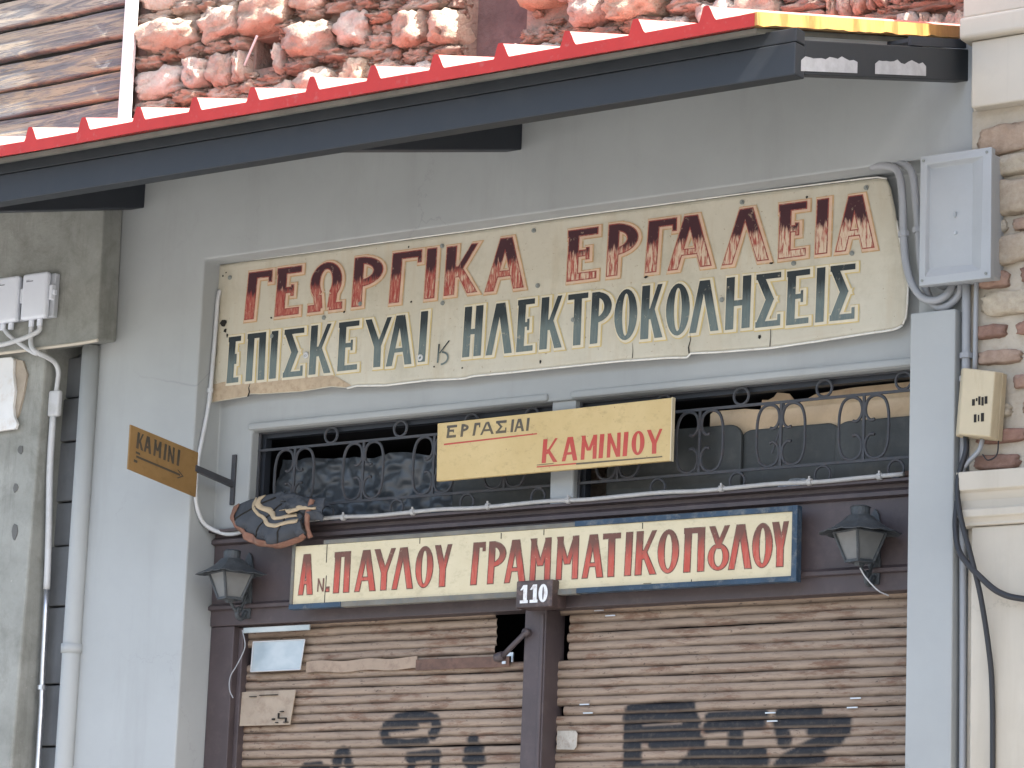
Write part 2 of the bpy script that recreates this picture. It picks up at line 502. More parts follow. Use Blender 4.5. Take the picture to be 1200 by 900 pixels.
# ---- door frame
fb = MB()
fb.box(-1.842, 2.016, 0.19, 0.30, 3.405, 3.862)
fb.build('door_frame', M_BROWN, shop, bevel=0.004)
fb = MB()
fb.prism([(0.19, 3.79), (0.165, 3.798), (0.165, 3.815), (0.19, 3.832)], 3.856, 'x', -1.841)
fb.prism([(0.19, 3.478), (0.168, 3.482), (0.168, 3.497), (0.19, 3.512)], 3.856, 'x', -1.841)
fb.prism([(0.19, 3.848), (0.14, 3.85), (0.14, 3.862), (0.19, 3.866)], 3.856, 'x', -1.841)
fb.build('frame_moulding', M_BROWN, shop)
fb = MB(); fb.box(-0.002, 0.112, 0.17, 0.32, 0.0, 3.404); fb.box(0.085, 0.104, 0.162, 0.17, 0.0, 3.38)
fb.build('door_post', M_BROWN, shop, bevel=0.004)
fb = MB(); fb.box(-1.843, -1.70, 0.2, 0.34, 0.0, 3.404); fb.box(-1.70, -1.672, 0.235, 0.32, 0.0, 3.4)
fb.build('door_jamb', M_BROWN, shop, bevel=0.004)
fb = MB(); fb.box(1.90, 2.017, 0.2, 0.34, 0.0, 3.404)
fb.build('door_jamb', M_BROWN, shop, bevel=0.004)

# ---- rolling shutters
PITCH = 0.0405
def m_shutter():
    t = NT('rusty_shutter_paint')
    ca = t.n('ShaderNodeAttribute'); ca.attribute_name = 'tint'
    sep = t.n('ShaderNodeSeparateColor'); t.L(ca.outputs['Color'], sep.inputs[0])
    spray, groove = sep.outputs[0], sep.outputs[1]
    long = t.noise(3.0, 8, 0.65, t.coords((1, 1, 9)))
    col = t.mix(t.ramp(long, [(0.3, 0.0), (0.7, 1.0)]), (0.245, 0.182, 0.135), (0.34, 0.258, 0.192))
    n2 = t.noise(1.4, 6, 0.6)
    col = t.mix(t.math('MULTIPLY', t.ramp(n2, [(0.45, 0.0), (0.7, 1.0)]), 0.5), col, (0.25, 0.19, 0.145))
    rust = t.noise(8, 10, 0.72, t.coords((0.55, 1, 2.6)))
    rm_ = t.ramp(rust, [(0.52, 0.0), (0.62, 1.0)])
    col = t.mix(t.math('MULTIPLY', rm_, 0.75), col, (0.15, 0.072, 0.042))
    wn = t.noise(90, 6, 0.7, t.coords((0.12, 1, 1.2)))
    col = t.mix(t.math('MULTIPLY', t.ramp(wn, [(0.5, 0.0), (0.66, 1.0)]), 0.4), col, (0.11, 0.07, 0.05))
    chips = t.noise(34, 6, 0.7, t.coords((0.7, 1, 1.8)))
    col = t.mix(t.math('MULTIPLY', t.ramp(chips, [(0.61, 0.0), (0.67, 1.0)]), 0.8), col, (0.06, 0.04, 0.032))
    col = t.mix(t.math('MULTIPLY', t.ramp(chips, [(0.28, 1.0), (0.34, 0.0)]), 0.45), col, (0.42, 0.34, 0.27))
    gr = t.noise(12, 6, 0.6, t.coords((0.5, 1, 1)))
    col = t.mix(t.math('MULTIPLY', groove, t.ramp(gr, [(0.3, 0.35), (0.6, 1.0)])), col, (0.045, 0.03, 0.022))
    sp = t.math('MULTIPLY', spray, t.ramp(t.noise(45, 6, 0.7), [(0.25, 0.8), (0.5, 1.0)]), True)
    col = t.mix(sp, col, (0.014, 0.015, 0.018))
    t.bump(t.math('ADD', t.noise(60, 6, 0.65), t.math('MULTIPLY', rm_, 0.6)), 0.3, 0.004)
    return t.done(col, t.ramp(long, [(0.3, 0.5), (0.7, 0.75)]), 0.0, 0.35)
M_SHUT = m_shutter()

def inpoly(x, z, P):
    c = False; n = len(P)
    for i in range(n):
        a = P[i]; b = P[(i+1) % n]
        if (a[1] > z) != (b[1] > z) and x < (b[0]-a[0])*(z-a[1])/(b[1]-a[1])+a[0]: c = not c
    return c
def segd(x, z, a, b):
    dx, dz = b[0]-a[0], b[1]-a[1]; L2 = dx*dx+dz*dz
    t = 0 if L2 == 0 else max(0, min(1, ((x-a[0])*dx+(z-a[1])*dz)/L2))
    return sqrt((x-a[0]-t*dx)**2+(z-a[1]-t*dz)**2)
# sprayed letters: polylines with a radius
GR_R = [
    # a wide squat B
    ([(0.50, 2.955), (0.80, 2.965)], 0.026), ([(0.51, 2.93), (0.52, 2.60)], 0.045), ([(0.54, 2.61), (0.78, 2.61), (0.83, 2.66)], 0.03), ([(0.56, 2.925), (0.80, 2.94)], 0.03), ([(0.80, 2.93), (0.82, 2.90), (0.79, 2.875)], 0.032),
    ([(0.53, 2.85), (0.82, 2.855)], 0.034), ([(0.80, 2.84), (0.845, 2.80), (0.83, 2.74), (0.78, 2.70)], 0.038), ([(0.56, 2.70), (0.78, 2.70)], 0.024), ([(0.62, 2.81), (0.8, 2.815)], 0.022), ([(0.66, 2.905), (0.70, 2.905)], 0.001),
    # a capital I with wide serifs
    ([(0.90, 2.915), (1.17, 2.92)], 0.02), ([(0.89, 2.875), (1.15, 2.885)], 0.022), ([(1.03, 2.88), (1.03, 2.77)], 0.035), ([(0.86, 2.765), (1.16, 2.765)], 0.022), ([(0.80, 2.72), (1.17, 2.725)], 0.026),
    # S or 2
    ([(1.25, 2.92), (1.42, 2.925)], 0.028), ([(1.24, 2.885), (1.56, 2.885)], 0.024), ([(1.245, 2.885), (1.27, 2.81)], 0.032), ([(1.40, 2.85), (1.56, 2.85)], 0.022), ([(1.55, 2.87), (1.52, 2.82), (1.40, 2.78), (1.27, 2.72), (1.22, 2.66)], 0.032), ([(1.22, 2.63), (1.56, 2.63)], 0.03), ([(1.3, 2.715), (1.45, 2.74)], 0.02)]
GR_L = [
    ([(-0.77, 2.955), (-0.66, 2.975), (-0.57, 2.955)], 0.016), ([(-0.80, 2.94), (-0.58, 2.945)], 0.013), ([(-0.82, 2.91), (-0.66, 2.915)], 0.017), ([(-0.82, 2.925), (-0.838, 2.89), (-0.825, 2.855)], 0.022),
    ([(-0.55, 2.94), (-0.54, 2.91), (-0.56, 2.875)], 0.024), ([(-0.82, 2.845), (-0.70, 2.835), (-0.60, 2.845)], 0.018),
    ([(-1.10, 2.80), (-1.07, 2.815), (-1.045, 2.80)], 0.016), ([(-1.115, 2.77), (-1.09, 2.765)], 0.018), ([(-1.045, 2.765), (-1.03, 2.74)], 0.02), ([(-1.11, 2.74), (-1.11, 2.66)], 0.018),
    ([(-1.29, 2.745), (-1.2, 2.75)], 0.012), ([(-1.31, 2.725), (-1.16, 2.73)], 0.014),
    ([(-0.69, 2.775), (-0.53, 2.785)], 0.02), ([(-0.54, 2.77), (-0.54, 2.69)], 0.022), ([(-0.67, 2.755), (-0.69, 2.69)], 0.018),
    ([(-0.335, 2.845), (-0.325, 2.80), (-0.335, 2.70)], 0.028), ([(-0.355, 2.80), (-0.30, 2.805)], 0.025), ([(-0.36, 2.755), (-0.29, 2.755)], 0.026)]
def spray(x, z, G):
    m = 0.0
    for pl, r in G:
        for a, b in zip(pl, pl[1:]):
            d = segd(x, z, a, b)
            v = 1.0-(d-r*0.95)/0.011
            if v > m: m = v
    return max(0.0, min(1.0, m))

def make_shutter(xa, xb, y, seed, G, holes):
    mb = MB(); r = random.Random(seed)
    ztop = 3.43
    nsl = int(ztop/PITCH)+1
    fine = 24; NX = 150
    P = 8
    for s in range(nsl):
        zt = ztop - s*PITCH
        nx = NX if s < fine else 24
        xl = xa + (r.random()*0.012); xr = xb - r.random()*0.012
        for h in holes:
            if h[0] <= zt <= h[1]:
                if h[2] == 'r': xr = h[3]+r.random()*0.02
                else: xl = h[3]-r.random()*0.02
        dent = r.uniform(-0.002, 0.002); tilt = r.uniform(-0.002, 0.002)
        vs = []; base = len(mb.v)
        for j in range(P+1):
            t = j/P
            a = t*pi
            prof_ = 0.0105*sin(a)**0.55 if 0 < t < 1 else 0.0
            for i in range(nx+1):
                x = xl+(xr-xl)*i/nx
                wv = 0.0045*mnoise.noise(Vector((x*1.3, zt*2.0, seed)))+0.0025*mnoise.noise(Vector((x*6, zt*9, seed+5)))
                dz = 0.0045*mnoise.noise(Vector((x*1.3, s*0.45, seed+9)))+0.0025*mnoise.noise(Vector((x*5, s*0.8, seed+2))) + tilt*(x-xa)
                z = zt - t*(PITCH+0.001) + dz
                vs.append((x, y-prof_+dent+wv, z))
                ii = base+len(vs)-1
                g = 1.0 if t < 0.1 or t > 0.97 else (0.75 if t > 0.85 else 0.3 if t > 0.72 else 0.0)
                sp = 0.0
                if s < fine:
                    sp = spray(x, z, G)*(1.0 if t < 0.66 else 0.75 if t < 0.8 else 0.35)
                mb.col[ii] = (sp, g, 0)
        mb.add(vs, [(j*(nx+1)+i, j*(nx+1)+i+1, (j+1)*(nx+1)+i+1, (j+1)*(nx+1)+i) for j in range(P) for i in range(nx)])
    return mb
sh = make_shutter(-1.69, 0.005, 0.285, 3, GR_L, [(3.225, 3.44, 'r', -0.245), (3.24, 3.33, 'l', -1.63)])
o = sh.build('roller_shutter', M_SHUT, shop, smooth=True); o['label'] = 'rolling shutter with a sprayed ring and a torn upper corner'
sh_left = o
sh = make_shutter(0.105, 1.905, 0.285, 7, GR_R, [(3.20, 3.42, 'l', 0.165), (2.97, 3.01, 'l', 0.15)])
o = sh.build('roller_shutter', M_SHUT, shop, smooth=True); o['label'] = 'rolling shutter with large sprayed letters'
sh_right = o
# bent metal patch strip along the top of the left shutter
fb = MB()
M_RUST = painted('rusty_metal', (0.13, 0.075, 0.055), 0.3, 0.7, 9, (0.05, 0.03, 0.025), 0.6, 0.3, 50)
fb.box(-0.66, -0.14, 0.256, 0.262, 3.165, 3.215)
fb.build('patch_strip', M_RUST, sh_left, bevel=0.002)
fb = MB()
M_TANMETAL = painted('tan_metal', (0.32, 0.24, 0.175), 0.15, 0.6, 6, (0.13, 0.08, 0.06), 0.6, 0.2, 40)
fb.grid(lambda u, v: (-1.30+0.645*u, 0.262-0.004*sin(u*9), 3.175+0.052*v+0.004*sin(u*14)), 30, 1)
fb.build('patch_strip', M_TANMETAL, sh_left, solid=0.004)
# small bent hook plates and pale slat ends
fb = MB(); fb.box(-0.175, -0.115, 0.25, 0.258, 3.212, 3.228); fb.box(-0.125, -0.115, 0.25, 0.258, 3.185, 3.213); fb.box(-0.175, -0.155, 0.25, 0.258, 3.178, 3.19)
fb.build('hook_plate', M_STEEL, sh_left)
fb = MB()
for (x, z) in ((0.30, 3.395), (0.24, 2.985), (0.26, 2.947), (1.18, 2.925), (1.19, 2.89), (1.585, 2.975), (1.57, 2.937), (0.36, 3.37)):
    fb = MB(); fb.box(x, x+0.05, 0.264, 0.269, z, z+0.0055); fb.build('bare_scratch', M_STEEL, sh_right)
# lever on the post
fb = MB()
fb.tube([(0.02, 0.15, 3.30), (-0.10, 0.15, 3.20)], 0.013, 8); fb.tube([(-0.10, 0.15, 3.20), (-0.135, 0.16, 3.195), (-0.15, 0.2, 3.20)], 0.022, 8)
fb.tube([(0.02, 0.14, 3.30), (0.02, 0.175, 3.30)], 0.018, 8)
fb.build('latch_lever', M_BROWN, shop, smooth=True)

fm = MB()
for xa, xb in ((-1.64, 0.085), (0.21, 1.91)):
    fm.box(xa+0.001, xa+0.028, 0.255, 0.298, 3.868, 4.334); fm.box(xb-0.028, xb-0.001, 0.255, 0.298, 3.868, 4.334)
    fm.box(xa+0.0285, xb-0.0285, 0.255, 0.298, 4.308, 4.3345)
    fm.build('window_frame', M_RAFTER, shop); fm = MB()
# ---- wrought iron grilles
def grille(x0, x1, cs, rt_, rb_):
    g = MB(); y = 0.235
    for z in (4.247, 3.965): g.box(x0, x1, y-0.004, y+0.004, z-0.006, z+0.006)
    g.box(x0, x1, y-0.003, y+0.003, 4.326, 4.332)
    for x in (x0+0.008, x1-0.008): g.box(x-0.006, x+0.006, y-0.0045, y+0.0045, 3.87, 4.332)
    for x in rt_: g.ring((x, y, 4.29), 0.037, 0.0066)
    for x in rb_: g.ring((x, y, 3.919), 0.037, 0.0066)
    for c in cs:
        g.box(c-0.006, c+0.006, y-0.0045, y+0.0045, 3.971, 4.241)
        half = [(0.052, 0.032), (0.032, 0.03), (0.013, 0.05), (0.008, 0.085), (0.022, 0.12), (0.058, 0.134), (0.096, 0.118), (0.115, 0.07), (0.118, 0.0)]
        pts = half + [(p[0], -p[1]) for p in reversed(half[:-1])]
        for s in (-1, 1):
            g.tube(spline([(c+s*p[0], y, 4.106+p[1]) for p in pts], 4), 0.0072, 6)
    return g.build('window_grille', M_IRON, shop)
grille(-1.64, 0.085, [-1.412, -1.0, -0.59, -0.19], [-1.199, -0.791, -0.385, -0.05], [-1.2, -0.792, -0.392, 0.0])
grille(0.21, 1.91, [0.42, 0.84, 1.245, 1.645], [0.651, 1.045, 1.453, 1.83], [0.633, 1.035, 1.452, 1.80])

# ------------------------------------------------------------------ hand painted letters
class Letters:
    """letters made of brush strokes; each layer lies a little in front of the last"""
    def __init__(self, sw, bar, yf, u0, u1):
        self.sw, self.bar, self.yf, self.u0, self.u1 = sw, bar, yf, u0, u1
        self.jobs = []; self.words = [self.jobs]
    def gap(self):
        self.jobs = []; self.words.append(self.jobs)
    def letter(self, ch, x0, x1, z0, z1, sw=None):
        self.jobs.append((ch, x0, x1, z0, z1, sw or self.sw))
    def emit(self, mb, lift, grow, dx=0.0, dz=0.0, skip=0.0):
        for ch, x0, x1, z0, z1, sw in self.jobs:
            k = [0]
            W, H = x1-x0, z1-z0; tb = self.bar*sw/self.sw
            def put(vs, fs):
                k[0] += 1
                out = []
                for (x, z) in vs: out.append((x, z))
                b = len(mb.v)
                mb.add([(x, self.yf(x, z)-lift-0.00006*k[0], z) for x, z in out], fs)
                for i, (x, z) in enumerate(out):
                    mb.uv[b+i] = ((x-self.u0)/(self.u1-self.u0), (z-z0)/H)
            def para(ax, az, bx, bz, w, w2=None):
                """slanted stroke with level ends; ax,bx = left edge"""
                w2 = w if w2 is None else w2
                g = grow
                L = max(abs(bz-az), 1e-4); kx = (bx-ax)/L
                if bz < az: ax, az, bx, bz, w, w2 = bx, bz, ax, az, w2, w; kx = (bx-ax)/L
                n = max(1, int(L/0.03)); vs = []; fs = []
                for i in range(n+1):
                    t = i/n
                    z = az-g+(L+2*g)*t; x = ax+kx*(z-az); ww = w+(w2-w)*t
                    vs += [(x-g+dx, z+dz), (x+ww+g+dx, z+dz)]
                for i in range(n): fs.append((2*i, 2*i+1, 2*i+3, 2*i+2))
                put(vs, fs)
            def hbar(ax, bx, z, t):
                g = grow; n = max(1, int((bx-ax)/0.03)); vs = []; fs = []
                for i in range(n+1):
                    x = ax-g+(bx-ax+2*g)*i/n
                    vs += [(x+dx, z-g+dz), (x+dx, z+t+g+dz)]
                for i in range(n): fs.append((2*i, 2*i+2, 2*i+3, 2*i+1))
                put(vs, fs)
            def arc(cx, cz, rx, rz, w, t, a0, a1):
                g = grow; n = max(6, int(abs(a1-a0)/0.22)); vs = []; fs = []
                for i in range(n+1):
                    a = a0+(a1-a0)*i/n
                    vs += [(cx+(rx+g)*cos(a)+dx, cz+(rz+g)*sin(a)+dz), (cx+max(0.001, rx-w-g)*cos(a)+dx, cz+max(0.001, rz-t-g)*sin(a)+dz)]
                for i in range(n): fs.append((2*i, 2*i+1, 2*i+3, 2*i+2))
                put(vs, fs)
            L, R, B, T = x0, x1, z0, z1
            if ch == 'G':      # gamma
                para(L, B, L+0.01, T, sw); hbar(L+0.01, R, T-tb, tb); para(R-tb*0.6, T-tb*1.9, R-tb*0.6, T, tb*0.6)
            elif ch == 'E':
                para(L, B, L+0.005, T, sw); hbar(L, R, T-tb, tb); hbar(L, R-0.004, B, tb)
                hbar(L+sw*0.5, L+(R-L)*0.72, B+H*0.47, tb*0.85); para(L+(R-L)*0.72-tb*0.5, B+H*0.40, L+(R-L)*0.72-tb*0.5, B+H*0.62, tb*0.5)
            elif ch == 'W':    # omega
                cx = (L+R)/2
                arc(cx, B+H*0.60, W*0.46, H*0.40, sw, tb, -0.95, pi+0.95)
                hbar(L, L+W*0.36, B, tb); hbar(R-W*0.36, R, B, tb)
                para(L+W*0.20, B+tb*0.5, L+W*0.16, B+H*0.32, sw*0.8); para(R-W*0.20-sw*0.8, B+tb*0.5, R-W*0.16-sw*0.8, B+H*0.32, sw*0.8)
            elif ch == 'P':    # rho
                para(L, B, L+0.005, T, sw)
                arc(L+sw*0.7, B+H*0.70, W-sw*0.7, H*0.30, sw, tb, -pi/2, pi/2); hbar(L+sw*0.4, L+sw*0.75, T-tb, tb); hbar(L+sw*0.4, L+sw*0.75, B+H*0.40, tb)
            elif ch == 'I':
                para(L, B, L+0.005, T, sw)
            elif ch == 'K':
                para(L, B, L+0.005, T, sw); para(L+sw*0.75, B+H*0.36, R-sw*0.75, T, sw*0.62)
                para(R-sw*1.0, B, L+sw*0.95, B+H*0.56, sw*1.0, sw*0.75)
            elif ch == 'A':
                c = (L+R)/2
                para(L, B, c-sw*0.62, T, sw*0.85); para(R-sw, B, c-sw*0.38, T, sw); hbar(L+W*0.24, R-W*0.24, B+H*0.26, tb*0.8)
            elif ch == 'V':    # lambda
                c = (L+R)/2
                para(L, B, c-sw*0.62, T, sw*0.85); para(R-sw, B, c-sw*0.38, T, sw)
            elif ch == 'Q':    # pi
                para(L, B, L+0.004, T, sw); para(R-sw, B, R-sw, T, sw); hbar(L, R, T-tb, tb)
            elif ch == 'S':    # sigma
                hbar(L, R, T-tb, tb); hbar(L, R, B, tb)
                para(L, B+tb*0.5, L+W*0.40, B+H*0.52, sw); para(L+W*0.40, B+H*0.50, L, T-tb*0.5, sw)
                para(R-tb*0.6, B, R-tb*0.6, B+tb*2.0, tb*0.6)
            elif ch == 'Y':
                c = (L+R)/2
                para(c-sw*0.5, B, c-sw*0.5, B+H*0.5, sw); para(c-sw*0.5, B+H*0.42, L, T, sw, sw*0.9); para(c-sw*0.15, B+H*0.42, R-sw*0.65, T, sw*0.65)
            elif ch == 'H':
                para(L, B, L+0.004, T, sw); para(R-sw, B, R-sw+0.003, T, sw); hbar(L+sw*0.5, R-sw*0.5, B+H*0.44, tb)
            elif ch == 'T':
                c = (L+R)/2
                para(c-sw*0.5, B, c-sw*0.5, T, sw); hbar(L, R, T-tb, tb)
            elif ch == 'O':
                arc((L+R)/2, (B+T)/2, W/2, H/2, sw, tb*0.8, 0, 2*pi)
            elif ch == 'M':
                c = (L+R)/2
                para(L, B, L+0.004, T, sw*0.85); para(R-sw*0.9, B, R-sw*0.9, T, sw*0.9)
                para(c-sw*0.45, B+H*0.36, L, T, sw*0.7); para(c-sw*0.25, B+H*0.36, R-sw*0.8, T, sw*0.7)
            elif ch == 'N':
                para(L, B, L+0.002, T, sw*0.8); para(R-sw*0.8, B, R-sw*0.8, T, sw*0.8); para(R-sw*0.9, B, L, T, sw*0.8)
            elif ch == '8':    # the ou ligature: a loop with two horns
                arc((L+R)/2, B+H*0.30, W/2, H*0.30, sw*0.9, tb*0.7, 0, 2*pi)
                para((L+R)/2-sw*0.2, B+H*0.50, L+W*0.06, T, sw*0.8); para((L+R)/2-sw*0.45, B+H*0.50, R-sw*0.7, T, sw*0.65)
            elif ch == 'k':    # and sign: stem, arm and tail
                para(L, B+H*0.1, L+0.004, T-H*0.1, sw); para(L+sw, B+H*0.5, R-sw, T, sw)
                arc(L+W*0.35, B+H*0.28, W*0.6, H*0.30, sw, sw, -1.6, 1.5)
            elif ch == '1':
                para(L+W*0.4, B, L+W*0.4, T, sw); hbar(L, R, B, tb); para(L, T-H*0.28, L+W*0.38, T, sw*0.6)
            elif ch == '.':
                hbar(L, R, B, T-B)
            elif ch == '>':
                para(L, T, R-sw, (T+B)/2, sw); para(L, B, R-sw, (T+B)/2, sw)
            elif ch == '-':
                hbar(L, R, B, T-B)

def paint(Ls, parent, layers, labels=None):
    """each word is a part; its painted edges are its sub-parts. layers: (lift, grow, dx, dz, material), the last is the letters"""
    for i, w_ in enumerate(Ls.words):
        Ls.jobs = w_
        lift, grow, dx, dz, m = layers[-1]
        mb = MB(); Ls.emit(mb, lift, grow, dx, dz); o = mb.build('lettering', m, parent)
        if labels: o['label'] = labels[i]
        for lift, grow, dx, dz, m in layers[:-1]:
            mb = MB(); Ls.emit(mb, lift, grow, dx, dz); mb.build('lettering_edge', m, o)

def fade_mat(name, top, low, edge, paper, fade0, fade1, split=0.5, soft=0.12):
    """brush lettering: dark upper half, lighter lower half, worn through where old"""
    t = NT(name)
    uv = t.n('ShaderNodeUVMap'); uv.uv_map = 'UVMap'
    s = t.n('ShaderNodeSeparateXYZ'); t.L(uv.outputs[0], s.inputs[0])
    u, v = s.outputs[0], s.outputs[1]
    br = t.noise(55, 6, 0.65, t.coords((1.6, 1, 0.22)))
    vv = t.math('ADD', v, t.math('MULTIPLY', t.math('SUBTRACT', br, 0.5), 0.55))
    mxc = t.ramp(vv, [(max(0, split-soft), 0.0), (split+soft, 1.0)])
    lowc = t.mix(t.ramp(br, [(0.42, 0.0), (0.62, 1.0)]), low, edge)
    col = t.mix(mxc, lowc, top)
    wr = t.noise(30, 8, 0.7)
    amt = t.math('ADD', fade0, t.math('MULTIPLY', u, fade1-fade0))
    keep = t.math('SUBTRACT', 1.0, mxc)
    w1 = t.math('MULTIPLY', t.ramp(t.math('ADD', t.noise(70, 6, 0.6, t.coords((1.5, 1, 0.25))), t.math('SUBTRACT', amt, 0.5)), [(0.46, 0.0), (0.6, 1.0)]), keep)
    w2 = t.math('MULTIPLY', t.ramp(wr, [(0.62, 0.0), (0.72, 1.0)]), 0.7)
    col = t.mix(t.math('MAXIMUM', w1, w2), col, paper)
    return t.done(col, 0.6, 0.0, 0.35)

# ------------------------------------------------------------------ the big sheet metal sign
SY = 0.118
def s1y(x, z):
    return SY + 0.006*mnoise.noise(Vector((x*1.4, z*1.8, 2.0))) + 0.004*mnoise.noise(Vector((x*3.3, z*2.0, 7.0)))
def interp(pts, x):
    for a, b in zip(pts, pts[1:]):
        if a[0] <= x <= b[0]: return a[1]+(b[1]-a[1])*(x-a[0])/(b[0]-a[0])
    return pts[0][1] if x < pts[0][0] else pts[-1][1]
BOT = [(-1.86, 4.477), (-1.7, 4.486), (-1.622, 4.489), (-1.615, 4.50), (-1.55, 4.494), (-1.3, 4.486), (-1.12, 4.494), (-1.03, 4.481), (-0.97, 4.489), (-0.8, 4.476), (-0.55, 4.478), (-0.35, 4.468), (-0.3, 4.475), (-0.1, 4.474), (0.2, 4.474), (0.5, 4.472), (0.74, 4.466), (0.845, 4.458), (0.855, 4.475), (1.0, 4.468), (1.25, 4.462), (1.5, 4.470), (1.72, 4.480), (1.84, 4.484), (1.875, 4.492), (1.895, 4.506), (1.91, 4.53)]
TOP = [(-1.86, 5.158), (-1.0, 5.153), (0.0, 5.153), (1.0, 5.15), (1.7, 5.142), (1.78, 5.138), (1.82, 5.12), (1.91, 5.06)]
LEF = [(0, -1.845), (0.2, -1.85), (0.32, -1.852), (0.36, -1.838), (0.42, -1.85), (0.62, -1.855), (0.7, -1.842), (0.74, -1.856), (1, -1.856)]
RIG = [(0, 1.885), (0.03, 1.899), (0.1, 1.904), (0.28, 1.906), (0.42, 1.889), (0.5, 1.885), (0.65, 1.86), (0.8, 1.845), (0.95, 1.822), (1, 1.803)]
def m_sign1():
    t = NT('old_sign_enamel')
    n = t.noise(2.2, 8, 0.65)
    col = t.mix(t.ramp(n, [(0.3, 0.0), (0.7, 1.0)]), (0.46, 0.428, 0.342), (0.56, 0.525, 0.43))
    v = t.noise(14, 8, 0.7, t.coords((1, 1, 0.15)))
    col = t.mix(t.math('MULTIPLY', t.ramp(v, [(0.5, 0.0), (0.75, 1.0)]), 0.4), col, (0.42, 0.33, 0.21))
    h = t.noise(9, 8, 0.7, t.coords((0.25, 1, 4)))
    col = t.mix(t.math('MULTIPLY', t.ramp(h, [(0.55, 0.0), (0.72, 1.0)]), 0.22), col, (0.46, 0.36, 0.25))
    gm = t.noise(5.5, 10, 0.75)
    col = t.mix(t.math('MULTIPLY', t.ramp(gm, [(0.50, 0.0), (0.66, 1.0)]), 0.38), col, (0.36, 0.33, 0.25))
    sp = t.noise(75, 4, 0.6)
    col = t.mix(t.math('MULTIPLY', t.ramp(sp, [(0.66, 0.0), (0.73, 1.0)]), 0.7), col, (0.24, 0.16, 0.09))
    return t.done(col, 0.5, 0.0, 0.4)
M_SIGN1 = m_sign1()
M_RIM = painted('bare_rim', (0.70, 0.69, 0.64), 0.08, 0.5, 8, (0.3, 0.2, 0.12), 0.4)
M_STAIN = painted('worn_underlayer', (0.44, 0.345, 0.24), 0.16, 0.7, 14, (0.24, 0.15, 0.09), 0.55)
M_SCREW = painted('dull_bolt', (0.22, 0.235, 0.22), 0.2, 0.5, 40)
sign1 = thing('shop_sign', 'widest sign, warped cream sheet with two rows of Greek lettering under the eave', 'sign', (0, 0, 0))
def s1pt(u, v):
    lx = interp(LEF, v); rx = interp(RIG, v)
    x = lx+(rx-lx)*u
    z = interp(BOT, x)+(interp(TOP, x)-interp(BOT, x))*v
    return x, z
pb = MB()
def s1v(u, v):
    x, z = s1pt(u, v); return (x, s1y(x, z), z)
pb.grid(s1v, 190, 40)
pan = pb.build('panel', M_SIGN1, sign1, smooth=True, solid=0.0035)
rm = MB()
rm.tube([(s1pt(u, 0)[0], s1y(*s1pt(u, 0))-0.002, s1pt(u, 0)[1]-0.003) for u in [0.22+0.78*i/150 for i in range(151)]], 0.0048, 6)
rm.tube([(s1pt(1, v)[0]+0.002, s1y(*s1pt(1, v))-0.002, s1pt(1, v)[1]) for v in [i/25*0.75 for i in range(26)]], 0.0042, 6)
rm.tube([(s1pt(u, 1)[0], s1y(*s1pt(u, 1))-0.002, s1pt(u, 1)[1]+0.006) for u in [i/80 for i in range(81)]], 0.0036, 6)
rm.tube([(s1pt(0, v)[0]-0.002, s1y(*s1pt(0, v))-0.002, s1pt(0, v)[1]) for v in [i/25 for i in range(26)]], 0.003, 6)
rm.build('rim', M_RIM, pan, smooth=True)
# worn lower left corner, cracks, rust holes, all lying on the panel
pb = MB(); r = random.Random(5); n = 40; vs = []
for i in range(n+1):
    x = -1.84+0.84*i/n; b = interp(BOT, x)+0.003
    tp = 4.553+0.010*mnoise.noise(Vector((x*9, 1, 0))) + (0.02 if x < -1.7 else 0) - max(0, (x+1.12)*0.52)
    vs += [(x, s1y(x, b)-0.0042, b), (x, s1y(x, tp)-0.0042, max(b+0.001, tp))]
pb.add(vs, [(2*i, 2*i+2, 2*i+3, 2*i+1) for i in range(n)])
pb.build('worn_corner', M_STAIN, pan)
pb = MB()
def blot(x, z, rx, rz, seed, lift=0.0046):
    q = random.Random(seed); vs = []
    for i in range(12):
        a = 2*pi*i/12; k = q.uniform(0.6, 1.15)
        xx, zz = x+rx*k*cos(a), z+rz*k*sin(a); vs.append((xx, s1y(xx, zz)-lift, zz))
    pb = MB(); pb.add(vs, [tuple(range(12))]); pb.build('rust_spot', M_DARKHOLE, pan)
for i, (x, z, a, b) in enumerate([(-1.80, 4.865, 0.022, 0.02), (-1.785, 4.825, 0.01, 0.012), (-1.77, 4.80, 0.006, 0.012), (-1.82, 5.10, 0.006, 0.006), (-1.80, 5.115, 0.005, 0.005), (0.07, 4.505, 0.006, 0.008), (-0.36, 4.515, 0.005, 0.005), (1.20, 4.512, 0.01, 0.012),
     (-0.52, 4.535, 0.005, 0.005), (1.42, 5.10, 0.007, 0.007), (-1.50, 4.86, 0.007, 0.006), (1.66, 4.60, 0.006, 0.006), (-0.70, 5.12, 0.005, 0.006), (-1.06, 4.845, 0.008, 0.006), (-0.67, 4.855, 0.007, 0.005), (0.62, 4.835, 0.012, 0.006), (1.25, 4.83, 0.012, 0.006)]): blot(x, z, a, b, i)
def crack(pts, wd):
    vs = []
    for k, (x, z) in enumerate(pts):
        ww = wd*(1-k/len(pts)); vs += [(x-ww, s1y(x, z)-0.0046, z), (x+ww, s1y(x, z)-0.0046, z)]
    pb = MB(); pb.add(vs, [(2*i, 2*i+1, 2*i+3, 2*i+2) for i in range(len(pts)-1)]); pb.build('crack', M_DARKHOLE, pan)
crack([(-1.62, 4.488), (-1.612, 4.51), (-1.618, 4.53), (-1.606, 4.56)], 0.006)
crack([(0.85, 4.472), (0.846, 4.50), (0.855, 4.53), (0.85, 4.57)], 0.004)
crack([(0.56, 4.476), (0.562, 4.51), (0.558, 4.545)], 0.002)
crack([(1.252, 4.465), (1.254, 4.52), (1.25, 4.60), (1.253, 4.70)], 0.002)
